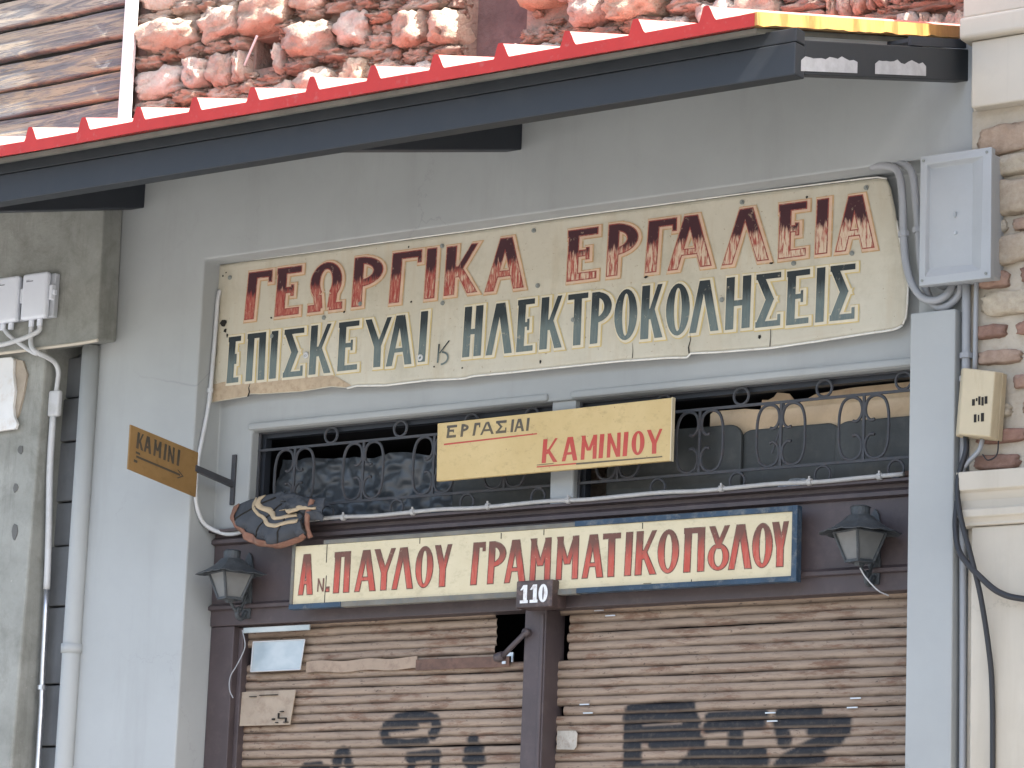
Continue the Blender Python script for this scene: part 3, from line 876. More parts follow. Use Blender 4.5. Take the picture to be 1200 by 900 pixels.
for (x, z) in [(-0.508, 5.103), (0.007, 5.116), (-0.966, 4.875), (0.04, 4.857), (-0.489, 4.831), (1.099, 5.116), (1.705, 5.106), (1.641, 4.83), (0.24, 4.68), (-1.775, 5.087), (-1.18, 4.83), (1.008, 4.694), (1.36, 4.817), (-1.49, 4.77)]:
    pb = MB(); pb.disc((x, s1y(x, z)-0.002, z), 0.011, 0.006); pb.disc((x, s1y(x, z)-0.008, z), 0.006, 0.004, 6)
    pb.build('bolt_head', M_SCREW, pan, bevel=0.001)
for (x, z) in [(-1.279, 4.659), (-0.602, 4.585)]:
    pb = MB(); pb.ring((x, s1y(x, z)-0.004, z), 0.011, 0.006); pb.disc((x, s1y(x, z)-0.002, z), 0.012, 0.003)
    pb.build('white_washer', M_WHITEPVC, pan, smooth=True)

B1, T1 = 4.86, 5.09
L1 = Letters(0.053, 0.029, s1y, -1.7, 1.75)
for ch, a, b, bz, tz in [('G', -1.665, -1.512, 4.868, 5.096), ('E', -1.477, -1.332, 4.865, 5.098), ('W', -1.277, -1.076, 4.865, 5.096), ('P', -1.014, -0.842, 4.866, 5.098),
        ('G', -0.796, -0.622, 4.862, 5.096), ('I', -0.594, -0.535, 4.862, 5.096), ('K', -0.482, -0.30, 4.866, 5.092), ('A', -0.25, -0.04, 4.86, 5.098),
        ('', 0, 0, 0, 0), ('E', 0.20, 0.358, 4.86, 5.09), ('P', 0.413, 0.57, 4.86, 5.092), ('G', 0.616, 0.768, 4.855, 5.085), ('A', 0.735, 0.95, 4.853, 5.085),
        ('V', 1.01, 1.234, 4.848, 5.083), ('E', 1.287, 1.42, 4.846, 5.08), ('I', 1.468, 1.519, 4.845, 5.08), ('A', 1.565, 1.745, 4.845, 5.076)]:
    L1.letter(ch, a, b, bz, tz) if ch else L1.gap()
M_L1 = fade_mat('maroon_lettering', (0.055, 0.018, 0.024), (0.30, 0.045, 0.038), (0.46, 0.18, 0.13), (0.58, 0.46, 0.34), 0.36, 0.60, 0.52, 0.06)
M_L1E = painted('red_edge_paint', (0.27, 0.055, 0.045), 0.25, 0.6, 20, (0.5, 0.42, 0.32), 0.7)
M_L1P = painted('pink_edge_paint', (0.60, 0.42, 0.30), 0.1, 0.6, 14, (0.54, 0.48, 0.37), 0.6)
M_L1Y = painted('ochre_edge_paint', (0.47, 0.30, 0.15), 0.15, 0.6, 14, (0.54, 0.48, 0.37), 0.75)
paint(L1, sign1, [(0.0038, 0.0165, 0.008, -0.003, M_L1Y), (0.0046, 0.012, 0.006, -0.002, M_L1P), (0.0054, 0.0035, 0, 0, M_L1E), (0.0062, -0.0015, 0, 0, M_L1)],
      ['first word of the upper row in maroon and red', 'second word of the upper row, its lower halves worn pale'])

L2 = Letters(0.041, 0.025, s1y, -1.76, 1.66)
rows = [('E', -1.758, -1.68, 4.563, 4.79), ('Q', -1.64, -1.524, 4.562, 4.794), ('I', -1.495, -1.44, 4.562, 4.793), ('S', -1.412, -1.293, 4.561, 4.793), ('K', -1.257, -1.125, 4.561, 4.797), ('E', -1.086, -0.965, 4.563, 4.796), ('Y', -0.93, -0.776, 4.563, 4.794), ('A', -0.80, -0.65, 4.56, 4.797), ('I', -0.614, -0.558, 4.564, 4.802),
        None, ('H', -0.363, -0.258, 4.563, 4.798), ('V', -0.231, -0.087, 4.56, 4.797), ('E', -0.064, 0.03, 4.56, 4.80), ('K', 0.062, 0.184, 4.56, 4.798), ('T', 0.21, 0.318, 4.562, 4.797), ('P', 0.334, 0.447, 4.56, 4.793), ('O', 0.462, 0.581, 4.56, 4.79), ('K', 0.598, 0.713, 4.556, 4.795), ('O', 0.728, 0.849, 4.556, 4.788),
        ('V', 0.848, 0.995, 4.56, 4.788), ('H', 1.027, 1.15, 4.558, 4.788), ('S', 1.178, 1.30, 4.553, 4.787), ('E', 1.329, 1.443, 4.549, 4.784), ('I', 1.472, 1.525, 4.547, 4.783), ('S', 1.542, 1.66, 4.546, 4.784)]
for a in rows:
    if a: L2.letter(*a)
    else: L2.gap()
M_L2 = fade_mat('green_lettering', (0.024, 0.032, 0.036), (0.115, 0.15, 0.15), (0.15, 0.18, 0.17), (0.5, 0.44, 0.33), 0.18, 0.24, 0.58, 0.18)
M_L2Y = painted('yellow_edge_paint', (0.55, 0.43, 0.19), 0.12, 0.6, 14, (0.54, 0.48, 0.37), 0.5)
M_L2C = painted('cream_edge_paint', (0.62, 0.565, 0.44), 0.06, 0.6, 14)
paint(L2, sign1, [(0.0038, 0.014, 0.008, -0.003, M_L2Y), (0.0046, 0.010, 0.005, -0.0015, M_L2C), (0.0058, 0.0, 0, 0, M_L2)],
      ['first word of the lower row in dark green', 'second, longer word of the lower row in dark green'])
L2b = Letters(0.009, 0.009, s1y, -1.76, 1.66); L2b.letter('k', -0.505, -0.435, 4.54, 4.65)
mb = MB(); L2b.emit(mb, 0.0058, 0.0); o = mb.build('lettering', M_L2, sign1); o['label'] = 'small thin and-sign'

# ------------------------------------------------------------------ yellow sign in front of the grille
def m_yel(name, a, b, chip):
    t = NT(name)
    n = t.noise(3.5, 8, 0.7)
    col = t.mix(t.ramp(n, [(0.3, 0.0), (0.7, 1.0)]), a, b)
    d = t.noise(12, 10, 0.75, t.coords((1, 1, 1.6)))
    col = t.mix(t.math('MULTIPLY', t.ramp(d, [(0.53, 0.0), (0.68, 1.0)]), 0.55), col, sc(a, 0.68))
    s = t.noise(60, 5, 0.65)
    col = t.mix(t.math('MULTIPLY', t.ramp(s, [(0.66, 0.0), (0.71, 1.0)]), 0.8), col, chip)
    t.bump(t.noise(30, 5, 0.6), 0.12, 0.003)
    return t.done(col, 0.55, 0.0, 0.35)
M_YEL = m_yel('ochre_board_paint', (0.49, 0.36, 0.16), (0.575, 0.44, 0.22), (0.16, 0.08, 0.04))
sign2 = thing('shop_sign', 'smaller tilted ochre-yellow board in front of the window grille with red underlined word', 'sign', (0, 0, 0))
y2 = 0.085
pb = MB()
pb.hexa([(-0.458, y2, 3.996), (0.785, y2+0.004, 4.003), (0.785, y2+0.026, 4.003), (-0.458, y2+0.022, 3.996),
         (-0.466, y2, 4.262), (0.785, y2+0.004, 4.278), (0.785, y2+0.026, 4.278), (-0.466, y2+0.022, 4.262)])
pb.build('board', M_YEL, sign2, bevel=0.002)
M_EDGEW = painted('pale_board_edge', (0.6, 0.52, 0.36), 0.1, 0.6, 9)
pb = MB(); pb.box(0.7855, 0.790, y2, y2+0.024, 4.001, 4.28)
pb.build('edge_strip', M_EDGEW, sign2)
def yflat(y):
    return lambda x, z: y
Y2 = yflat(y2+0.0005)
def y2f(x, z): return y2 + 0.004*(x+0.458)/1.243
La = Letters(0.014, 0.012, y2f, -0.46, 0.78)
for ch, a, b in [('E', -0.412, -0.355), ('P', -0.335, -0.29), ('G', -0.268, -0.226), ('A', -0.225, -0.15), ('S', -0.14, -0.082), ('I', -0.06, -0.046), ('A', -0.04, 0.015), ('I', 0.024, 0.038)]:
    La.letter(ch, a, b, 4.19, 4.248)
M_LA = fade_mat('faded_dark_lettering', (0.085, 0.075, 0.06), (0.10, 0.085, 0.06), (0.13, 0.1, 0.06), (0.5, 0.36, 0.16), 0.1, 0.2, 0.5, 0.2)
M_RP = fade_mat('red_brush_lettering', (0.42, 0.06, 0.045), (0.45, 0.075, 0.055), (0.4, 0.08, 0.06), (0.56, 0.41, 0.19), 0.08, 0.1, 0.5, 0.3)
mb = MB(); La.emit(mb, 0.0008, 0.0); mb.build('lettering', M_LA, sign2)
Lb = Letters(0.023, 0.014, y2f, -0.46, 0.78)
for ch, a, b in [('K', 0.115, 0.20), ('A', 0.222, 0.305), ('M', 0.322, 0.405), ('I', 0.415, 0.443), ('N', 0.458, 0.528), ('I', 0.54, 0.57), ('O', 0.585, 0.652), ('Y', 0.662, 0.742)]:
    Lb.letter(ch, a, b, 4.038, 4.145)
mb = MB(); Lb.emit(mb, 0.0008, 0.0); mb.build('lettering', M_RP, sign2)
pb = MB()
pb.add([(-0.425, y2-0.0005, 4.158), (0.085, y2+0.001, 4.170), (0.085, y2+0.001, 4.176), (-0.425, y2-0.0005, 4.166)], [(0, 1, 2, 3)])
pb.add([(0.09, y2+0.001, 4.020), (0.30, y2+0.001, 4.0205), (0.30, y2+0.001, 4.027), (0.09, y2+0.001, 4.026)], [(0, 1, 2, 3)])
pb.build('underline', M_RP, sign2)
pb = MB(); pb.add([(0.30, y2+0.001, 4.018), (0.745, y2+0.0025, 4.02), (0.745, y2+0.0025, 4.025), (0.30, y2+0.001, 4.026)], [(0, 1, 2, 3)])
pb.add([(0.09, y2+0.0008, 4.030), (0.18, y2+0.0008, 4.031), (0.18, y2+0.0008, 4.034), (0.09, y2+0.0008, 4.033)], [(0, 1, 2, 3)])
pb.build('underline', M_LA, sign2)
# ------------------------------------------------------------------ name board above the shutters
sign3 = thing('shop_sign', 'long cream board with red Greek name in a blue frame above the shutters', 'sign', (0, 0, 0))
M_CREAMB = m_yel('cream_board_paint', (0.53, 0.46, 0.30), (0.60, 0.53, 0.365), (0.3, 0.2, 0.1))
M_BLUE = painted('blue_frame_paint', (0.026, 0.052, 0.085), 0.3, 0.6, 7, (0.22, 0.22, 0.2), 0.65, 0.2, 60)
M_OLDWOOD = painted('bare_frame_wood', (0.16, 0.15, 0.125), 0.25, 0.75, 8, (0.08, 0.14, 0.18), 0.5, 0.25, 60)
y3 = 0.10
pb = MB(); pb.box(-1.268, 1.392, y3, y3+0.02, 3.474, 3.745)
pb.build('board', M_CREAMB, sign3)
for q in ((1.3925, 1.418, y3-0.010, y3+0.03, 3.450, 3.770), (0.30, 1.392, y3-0.010, y3+0.03, 3.7455, 3.769), (0.32, 1.392, y3-0.010, y3+0.03, 3.451, 3.4735), (-1.285, -0.98, y3-0.01, y3+0.03, 3.45, 3.4735)):
    pb = MB(); pb.box(*q); pb.build('frame_bar', M_BLUE, sign3, bevel=0.002)
for q in ((-1.10, 0.2995, y3-0.006, y3+0.03, 3.7455, 3.765), (-0.979, 0.319, y3-0.008, y3+0.03, 3.449, 3.4735), (-1.285, -1.2685, y3-0.006, y3+0.03, 3.474, 3.76)):
    pb = MB(); pb.box(*q); pb.build('frame_bar', M_OLDWOOD, sign3, bevel=0.002)
pb = MB()
for z0, z1, xx in ((3.475, 3.53, -1.083), (3.53, 3.60, -1.08), (3.66, 3.744, -1.084)):
    pb = MB(); pb.box(xx, xx+0.004, y3-0.001, y3-0.0002, z0, z1); pb.build('crack', M_DARKHOLE, sign3)
for x, z in ((0.13, 3.738), (-0.10, 3.735), (0.645, 3.736), (-0.55, 3.738), (0.9, 3.478)):
    pb = MB(); pb.box(x, x+0.004, y3-0.001, y3-0.0002, z-0.02, z+0.006); pb.build('crack', M_DARKHOLE, sign3)
pb = MB(); pb.box(0.66, 0.70, y3-0.001, y3-0.0002, 3.4765, 3.479)
pb.build('crack', M_DARKHOLE, sign3)
L3 = Letters(0.031, 0.019, yflat(y3), -1.27, 1.39)
for ch, a, b in [('A', -1.238, -1.155), ('Q', -1.032, -0.942), ('A', -0.908, -0.79), ('Y', -0.80, -0.686), ('V', -0.694, -0.578), ('O', -0.564, -0.468), ('Y', -0.458, -0.368),
                 ('', 0, 0), ('G', -0.255, -0.182), ('P', -0.163, -0.068), ('A', -0.07, 0.04), ('M', 0.066, 0.172), ('M', 0.206, 0.318), ('A', 0.343, 0.45), ('T', 0.448, 0.535), ('I', 0.562, 0.599), ('K', 0.616, 0.722), ('O', 0.73, 0.834), ('Q', 0.862, 0.962), ('8', 0.982, 1.084), ('V', 1.085, 1.195), ('O', 1.20, 1.295), ('Y', 1.296, 1.37)]:
    L3.letter(ch, a, b, 3.517, 3.703) if ch else L3.gap()
L3.jobs = L3.words[0]; L3.letter('.', -1.076, -1.058, 3.525, 3.545)
Ls = Letters(0.011, 0.009, yflat(y3), -1.27, 1.39); Ls.letter('N', -1.128, -1.088, 3.526, 3.588)
M_L3 = fade_mat('red_name_lettering', (0.14, 0.062, 0.045), (0.42, 0.07, 0.048), (0.46, 0.12, 0.085), (0.60, 0.5, 0.34), 0.16, 0.30, 0.62, 0.2)
M_L3E = painted('brown_letter_edge', (0.13, 0.06, 0.045), 0.25, 0.6, 24, (0.5, 0.42, 0.3), 0.5)
paint(L3, sign3, [(0.0008, 0.0035, 0, 0, M_L3E), (0.0018, -0.001, 0, 0, M_L3)])
mb = MB(); Ls.emit(mb, 0.0018, 0.0); mb.build('lettering', M_L3E, sign3)

# ------------------------------------------------------------------ projecting arrow sign
sign4 = thing('bracket_sign', 'small ochre sign plate with arrow, projecting from the wall on a black iron bracket', 'sign', (-1.733, 0.18, 4.10))
TL = 0.052/0.45
def kz(y): return -TL*(y)          # rise away from the wall (y local, negative outwards)
pb = MB()
ya, yb_ = -0.755, -0.275
for x0, x1 in ((-0.004, 0.004),):
    pb.hexa([(x0, ya, -0.155+kz(ya)), (x1, ya, -0.155+kz(ya)), (x1, yb_, -0.155+kz(yb_)), (x0, yb_, -0.155+kz(yb_)),
             (x0, ya, 0.052+kz(ya)), (x1, ya, 0.052+kz(ya)), (x1, yb_, 0.058+kz(yb_)), (x0, yb_, 0.058+kz(yb_))])
M_OCHRE = m_yel('old_ochre_plate', (0.20, 0.115, 0.04), (0.26, 0.16, 0.065), (0.08, 0.045, 0.03))
pb.build('plate', M_OCHRE, sign4, bevel=0.001)
pb = MB()
pb.box(-0.012, 0.012, -0.014, -0.001, -0.118, 0.125)
pb.hexa([(-0.01, -0.29, -0.035+kz(-0.29)), (0.0095, -0.29, -0.035+kz(-0.29)), (0.0095, -0.0145, -0.035), (-0.01, -0.0145, -0.035),
         (-0.01, -0.29, -0.005+kz(-0.29)), (0.0095, -0.29, -0.005+kz(-0.29)), (0.0095, -0.0145, -0.003), (-0.01, -0.0145, -0.003)])
pb.build('bracket', M_IRON, sign4, bevel=0.002)
# letters on the side towards the street end: x runs along the plate
L4 = Letters(0.017, 0.014, yflat(0), 0, 0.48)
n4 = [('K', 0.045, 0.095), ('A', 0.098, 0.15), ('M', 0.165, 0.218), ('I', 0.235, 0.25), ('N', 0.265, 0.312), ('I', 0.33, 0.345)]
for ch, a, b in n4: L4.letter(ch, a, b, -0.045, 0.032)
L4.letter('-', 0.05, 0.36, -0.088, -0.078); L4.letter('>', 0.335, 0.385, -0.103, -0.063, 0.012); L4.letter('-', 0.035, 0.06, -0.112, -0.1); L4.letter('-', 0.045, 0.075, -0.07, -0.06)
mb = MB(); L4.emit(mb, 0.0, 0.0)
m2 = MB(); m2.f = mb.f; m2.mi = mb.mi; m2.uv = mb.uv
m2.v = [(0.0046-v[1], ya+v[0], v[2]+kz(ya+v[0])) for v in mb.v]
M_L4 = fade_mat('dark_plate_lettering', (0.05, 0.045, 0.035), (0.06, 0.05, 0.038), (0.08, 0.06, 0.04), (0.3, 0.19, 0.08), 0.12, 0.12, 0.5, 0.2)
m2.build('lettering', M_L4, sign4)

# ------------------------------------------------------------------ house number plate
num = thing('house_number', 'small dark brown number plate with white 110 on the post head', 'number plate', (0, 0, 0))
pb = MB(); pb.box(0.03, 0.222, 0.05, 0.16, 3.393, 3.512)
pb.build('plate', painted('number_plate_enamel', (0.06, 0.042, 0.04), 0.2, 0.4, 12, (0.3, 0.2, 0.16), 0.35), num, bevel=0.004)
Ln = Letters(0.020, 0.013, yflat(0.05), 0, 1)
Ln.letter('1', 0.052, 0.094, 3.413, 3.493); Ln.letter('1', 0.104, 0.146, 3.413, 3.493); Ln.letter('O', 0.15, 0.198, 3.413, 3.493)
mb = MB(); Ln.emit(mb, 0.0008, 0.0); mb.build('digits', painted('white_digits', (0.7, 0.7, 0.7), 0.06, 0.5, 12, (0.2, 0.1, 0.08), 0.6), num)

# ------------------------------------------------------------------ wall lanterns
def glass_mat():
    t = NT('frosted_lantern_glass')
    n = t.noise(18, 6, 0.6)
    return t.done(t.mix(n, (0.11, 0.113, 0.11), (0.17, 0.173, 0.17)), 0.35, 0.0, 0.5)
M_LGLASS = glass_mat()
def lantern(loc, label, rot, rim):
    """origin at the wall plate; lantern body hangs out at local y=-0.17"""
    L = thing('wall_lantern', label, 'lantern', loc, 0.0, 'wall lanterns flanking the name board')
    L.scale = (0.8, 0.8, 0.8)
    cy = -0.165
    b = MB()
    b.prism([(-0.028, -0.20), (0.028, -0.20), (0.036, -0.10), (0.028, 0.02), (0.036, 0.10), (0.02, 0.17), (0.0, 0.195), (-0.02, 0.17), (-0.036, 0.10), (-0.028, 0.02), (-0.036, -0.10)], -0.014, 'y', 0.0)
    b.build('wall_plate', M_LANTERN, L, bevel=0.002)
    b = MB()
    b.tube(spline([(0, -0.012, -0.05), (0, -0.07, -0.165), (0, -0.12, -0.155), (0, cy, -0.105)], 8), 0.009, 8)
    b.tube(spline([(0, -0.012, -0.16), (0, -0.05, -0.205), (0, -0.09, -0.19), (0, -0.085, -0.15), (0, -0.06, -0.155)], 6), 0.014, 8)
    b.build('scroll_arm', M_LANTERN, L, smooth=True); b = MB()
    b.tube(spline([(0, -0.012, 0.09), (0, -0.05, 0.125), (0, -0.085, 0.11), (0, -0.075, 0.075), (0, -0.05, 0.085)], 6), 0.013, 8)
    b.build('scroll_curl', M_LANTERN, L, smooth=True)
    def sq(h, z, a0=rot):
        return [(h*cos(a0+pi/2*k), cy+h*sin(a0+pi/2*k), z) for k in range(4)]
    # glass, tapered downwards
    b = MB(); b.hexa(sq(0.068, -0.095) + sq(0.128, 0.045)); b.build('glass', M_LGLASS, L)
    b = MB()
    lo, hi = sq(0.072, -0.098), sq(0.133, 0.047)
    for p, q in zip(lo, hi): b.tube([p, q], 0.0085, 6)
    b.hexa(sq(0.078, -0.108) + sq(0.078, -0.094)); b.hexa(sq(0.022, -0.125) + sq(0.03, -0.108))
    for k in range(4): b.tube([hi[k], hi[(k+1) % 4]], 0.006, 6)
    b.build('frame', M_LANTERN, L)
    b = MB()
    # roof: flared, with a scalloped rim
    n = 48; vs = []; fs = []
    for j, (rr, z) in enumerate(((0.21, 0.046), (0.150, 0.066), (0.10, 0.098), (0.066, 0.13))):
        for i in range(n):
            a = rot+2*pi*i/n
            sqf = 1.0/max(abs(cos(a-rot+pi/4)), abs(sin(a-rot+pi/4)))/1.35
            k = (1-0.75*j/3*1.0)*rim
            q = rr*((1-k)*1.0+k*sqf)
            zz = z-(0.007*abs(sin(a*6)) if j == 0 else 0)
            vs.append((q*cos(a), cy+q*sin(a), zz))
    for j in range(3):
        for i in range(n): fs.append((j*n+i, j*n+(i+1) % n, (j+1)*n+(i+1) % n, (j+1)*n+i))
    b.add(vs, fs + [tuple(range(3*n, 4*n))])
    b.build('lamp_roof', M_LANTERN, L, solid=0.004)
    b = MB(); b.tube([(0, cy, 0.126), (0, cy, 0.178)], 0.05, 18); b.tube([(0, cy, 0.178), (0, cy, 0.186)], 0.054, 18, True, [0.054, 0.04])
    b.build('cap', M_LANTERN, L)
    return L
lantern((-1.615, 0.188, 3.592), 'black iron wall lantern with flat square roof below the hanging cap', radians(45-22), 0.9)
lantern((1.735, 0.188, 3.592), 'black iron wall lantern with round scalloped roof beside the tall grey pipe casing', radians(45-22), 0.25)
wr = MB(); wr.tube(spline([(1.735, 0.06, 3.485), (1.745, 0.09, 3.45), (1.78, 0.13, 3.40), (1.80, 0.185, 3.385)], 5), 0.003, 5)
tag(wr.build('loose_wire', M_WHITEPVC), 'thin pale wire dangling under the lantern with the scalloped roof', 'wire')

# ------------------------------------------------------------------ things inside the transom windows
def crumple(seed, amp, fx, fz):
    def f(x, z):
        v = Vector((x*fx, z*fz, seed))
        return amp*(abs(mnoise.noise(v))*1.3 + 0.5*abs(mnoise.noise(v*2.3)) + 0.25*mnoise.noise(v*5.1))
    return f
t = NT('dark_tarp_plastic')
n = t.noise(5, 6, 0.6)
M_TARP = t.done(t.mix(n, (0.035, 0.042, 0.05), (0.075, 0.085, 0.095)), 0.36, 0.0, 0.55)
cr = crumple(3.3, 0.06, 4.0, 4.6)
b = MB()
def fn(u, v):
    x = -1.635+1.12*u; z = 3.86+(0.375-0.06*u+0.03*mnoise.noise(Vector((u*5, 0, 2))))*v
    return (x, 0.385-cr(x+z*0.7, z-x*0.5)+0.03*v, z)
b.grid(fn, 110, 40)
tag(b.build('tarpaulin', M_TARP, smooth=True), 'crumpled dark plastic tarpaulin behind the grille above the hanging cap', 'tarpaulin')
M_RUBBER = painted('dark_rubber', (0.052, 0.056, 0.055), 0.25, 0.6, 6, (0.13, 0.125, 0.11), 0.3, 0.2, 30)
def mat_panel(x0, x1, zt, y, tl, label, name='rubber_mat'):
    b = MB(); pts = [(x0, 3.80), (x1, 3.80)]
    R = 0.06
    for k in range(7):
        a = pi/2*k/6; pts.append((x1-R+R*cos(a), zt-R+R*sin(a)))
    for k in range(7):
        a = pi/2+pi/2*k/6; pts.append((x0+R+R*cos(a), zt-R+R*sin(a)+tl))
    b.prism(pts, 0.025, 'y', y)
    return tag(b.build(name, M_RUBBER, bevel=0.006), label, 'rubber mat', 'rubber mats stacked behind the right grille')
mat_panel(-0.56, 0.10, 4.17, 0.345, 0.03, 'dark rubber mat beside the crumpled tarpaulin, half hidden by the ochre board')
mat_panel(0.30, 0.995, 4.19, 0.325, 0.005, 'dark rubber mat behind the grille, just past the free end of the ochre board')
mat_panel(0.97, 1.465, 4.165, 0.35, 0.0, 'dark rubber mat below the torn end of the cardboard, between two others')
mat_panel(1.455, 1.99, 4.16, 0.325, 0.0, 'dark rubber mat at the window end beside the tall grey pipe casing')
M_CARD = painted('cardboard', (0.60, 0.455, 0.30), 0.1, 0.85, 5, (0.3, 0.2, 0.12), 0.35, 0.1, 40)
b = MB()
b.prism([(0.80, 4.05), (1.99, 4.05), (1.99, 4.255), (1.2, 4.25), (1.06, 4.255), (0.98, 4.265), (0.82, 4.268), (0.802, 4.255)], 0.006, 'y', 0.378)
tag(b.build('cardboard_sheet', M_CARD), 'torn beige cardboard sheet standing directly behind the rubber mats', 'cardboard')
b = MB()
b.prism([(1.05, 4.15), (1.99, 4.15), (1.99, 4.322), (1.5, 4.318), (1.32, 4.305), (1.24, 4.272), (1.215, 4.29), (1.19, 4.318), (1.13, 4.328), (1.115, 4.31), (1.085, 4.298), (1.055, 4.302), (1.045, 4.23)], 0.006, 'y', 0.392)
tag(b.build('cardboard_sheet', M_CARD), 'ragged taller cardboard sheet reaching the lintel above the other one', 'cardboard')
b = MB()
M_PAPER = painted('crumpled_paper', (0.33, 0.36, 0.40), 0.35, 0.6, 18, (0.12, 0.12, 0.13), 0.6)
cp = crumple(8.8, 0.07, 14, 14)
b.grid(lambda u, v: (1.16+0.24*u, 0.28+0.06*v-cp(u*0.3, v*0.2)*0.5, 3.866+0.065*sin(pi*u)**0.6*v), 16, 8)
tag(b.build('crumpled_paper', M_PAPER), 'crumpled grey paper lying on the sill in front of the rubber mats', 'paper')
b = MB(); b.tube([(1.56, 0.26, 3.885), (1.66, 0.27, 3.893), (1.78, 0.27, 3.90)], 0.011, 8); b.tube([(1.78, 0.27, 3.90), (1.88, 0.275, 3.902)], 0.015, 8)
tag(b.build('old_tool', M_RUST, smooth=True), 'rusty rod-like tool lying on the sill near the grey pipe casing', 'tool')
b = MB(); b.tube([(1.255, 0.24, 4.25), (1.25, 0.235, 4.15), (1.20, 0.24, 4.03)], 0.0055, 6)
tag(b.build('bent_rod', M_IRON), 'thin bent iron rod leaning on the grille in front of the mats', 'rod')

# ------------------------------------------------------------------ cap hanging on the grille
M_CAPD = painted('dark_cap_cloth', (0.05, 0.056, 0.066), 0.2, 0.85, 20)
M_CAPS = painted('beige_cap_stripe', (0.42, 0.33, 0.22), 0.12, 0.85, 20)
M_CAPB = painted('brown_cap_brim', (0.20, 0.10, 0.07), 0.25, 0.85, 14, (0.28, 0.2, 0.14), 0.6)
cap = thing('cloth_cap', 'dark panelled cloth cap with beige double stripe hanging on the window grille', 'cap', (-1.34, 0.12, 3.93))
# a slouched dome lying on its side against the grille: rings around an axis pointing up and back
def cappt(a, s):
    """a: angle along the visible rim, s: 0 brim .. 1 crown"""
    R = 0.262*(1-max(0.0, s)**1.5*0.80)*(1.0-0.10*cos(a))
    fold = 1+0.05*cos(a*6.5+1)*(0.25+s)
    x = R*fold*cos(a)+0.075*s
    z = -R*fold*0.74*sin(a)+0.06*s-0.02*cos(a)
    y = -0.03-0.09*sin(pi*min(1, 0.12+s*0.8))*max(0.12, sin(max(0.0, min(pi, a*0.93))))
    v = Vector((x*9, z*9, s*2))
    c = 0.016*mnoise.noise(v)+0.009*mnoise.noise(v*2.6)
    return x+c*0.8, y+c*1.6, z+0.8*c

def capstrip(s0, s1, a0, a1, m, name, nn=40, k=6, lift=0.0):
    b = MB()
    def fn(u, v):
        p = cappt(a0+(a1-a0)*u, s0+(s1-s0)*v); return (p[0]*(1+lift), p[1]-lift, p[2]*(1+lift))
    b.grid(fn, nn, k)
    return b.build(name, m, cap, smooth=True, solid=0.006)
capstrip(0.10, 1.0, 0.75, pi+0.02, M_CAPD, 'crown', 60, 16)
capstrip(-0.02, 0.14, 0.80, pi+0.02, M_CAPB, 'brim', 60, 4, 0.010)
capstrip(0.52, 0.59, 0.95, pi+0.02, M_CAPS, 'stripe', 50, 2, 0.008)
capstrip(0.66, 0.73, 0.95, pi+0.02, M_CAPS, 'stripe', 50, 2, 0.008)
b = MB()
for a in (0.75, 1.45, 2.15, 2.8):
    b.tube([(lambda p: (p[0]*1.01, p[1]-0.006, p[2]*1.01))(cappt(a, s/10)) for s in range(1, 10)], 0.004, 5)
b.build('seam', M_DARKHOLE, cap)
b = MB()
def lin(u, v):
    x = 0.0+0.25*u; z = -0.03+0.10*v-0.05*u
    n_ = mnoise.noise(Vector((u*3.2, v*2.5, 4))); m_2 = abs(mnoise.noise(Vector((u*6, v*5, 9))))
    return (x+0.03*n_, -0.05-0.05*sin(pi*u)*sin(pi*v)-0.04*m_2, z+0.03*n_)
b.grid(lin, 30, 18)
b.build('crumpled_side', M_CAPD, cap, smooth=True, solid=0.004)
b = MB(); b.grid(lambda u, v: (lin(0.1+0.8*u, 0.45+0.16*v)[0], lin(0.1+0.8*u, 0.45+0.16*v)[1]-0.006, lin(0.1+0.8*u, 0.45+0.16*v)[2]-0.05*(1-u)), 24, 3)
b.build('stripe', M_CAPS, cap, smooth=True, solid=0.003)
b = MB(); b.tube(spline([(0.20, -0.075, 0.02), (0.185, -0.085, -0.05), (0.175, -0.07, -0.11), (0.19, -0.06, -0.155)], 6), 0.013, 7)
b.build('loose_strap', M_CAPB, cap, smooth=True)

# ------------------------------------------------------------------ electric cabinet, conduits
cab = thing('electric_cabinet', 'pale grey steel meter cabinet with recessed door beside the widest sign', 'cabinet', (0, 0, 0))
cx0, cx1, cz0, cz1, cyf = 2.102, 2.422, 4.582, 5.122, -0.155
b = MB(); b.box(cx0+0.02, cx1-0.006, -0.115, -0.001, cz0+0.012, cz1-0.018)
b.build('body', M_CABINET, cab, bevel=0.008)
b = MB(); m_ = 0.036
def loop(x0, x1, z0, z1, y): return [(x0, y, z0), (x1, y, z0), (x1, y, z1), (x0, y, z1)]
rings = [loop(cx0, cx1, cz0, cz1, -0.118), loop(cx0, cx1, cz0, cz1, cyf), loop(cx0+m_*0.8, cx1-m_*1.2, cz0+m_, cz1-m_, cyf), loop(cx0+m_*0.8+0.008, cx1-m_*1.2-0.05, cz0+m_+0.035, cz1-m_-0.012, cyf+0.022)]
vs = sum(rings, []); fs = []
for k in range(3):
    for i in range(4): fs.append((4*k+i, 4*k+(i+1) % 4, 4*k+4+(i+1) % 4, 4*k+4+i))
b.add(vs, fs + [(12, 13, 14, 15), (3, 2, 1, 0)])
b.build('lid', M_CABINET, cab, bevel=0.004)
for x, z in ((cx0+0.016, cz0+0.02), (cx1-0.02, cz0+0.02), (cx0+0.016, cz1-0.02), (cx1-0.02, cz1-0.02)):
    b = MB(); b.disc((x, cyf-0.0005, z), 0.006, 0.004, 8); b.build('screw', M_SCREW, cab)
b = MB(); b.disc((2.255, cyf+0.022, 4.79), 0.007, 0.006, 8); b.build('lock', M_STEEL, cab); b = MB(); b.box(2.251, 2.259, cyf+0.012, cyf+0.018, 4.855, 4.875)
b.build('label_tag', M_STEEL, cab)

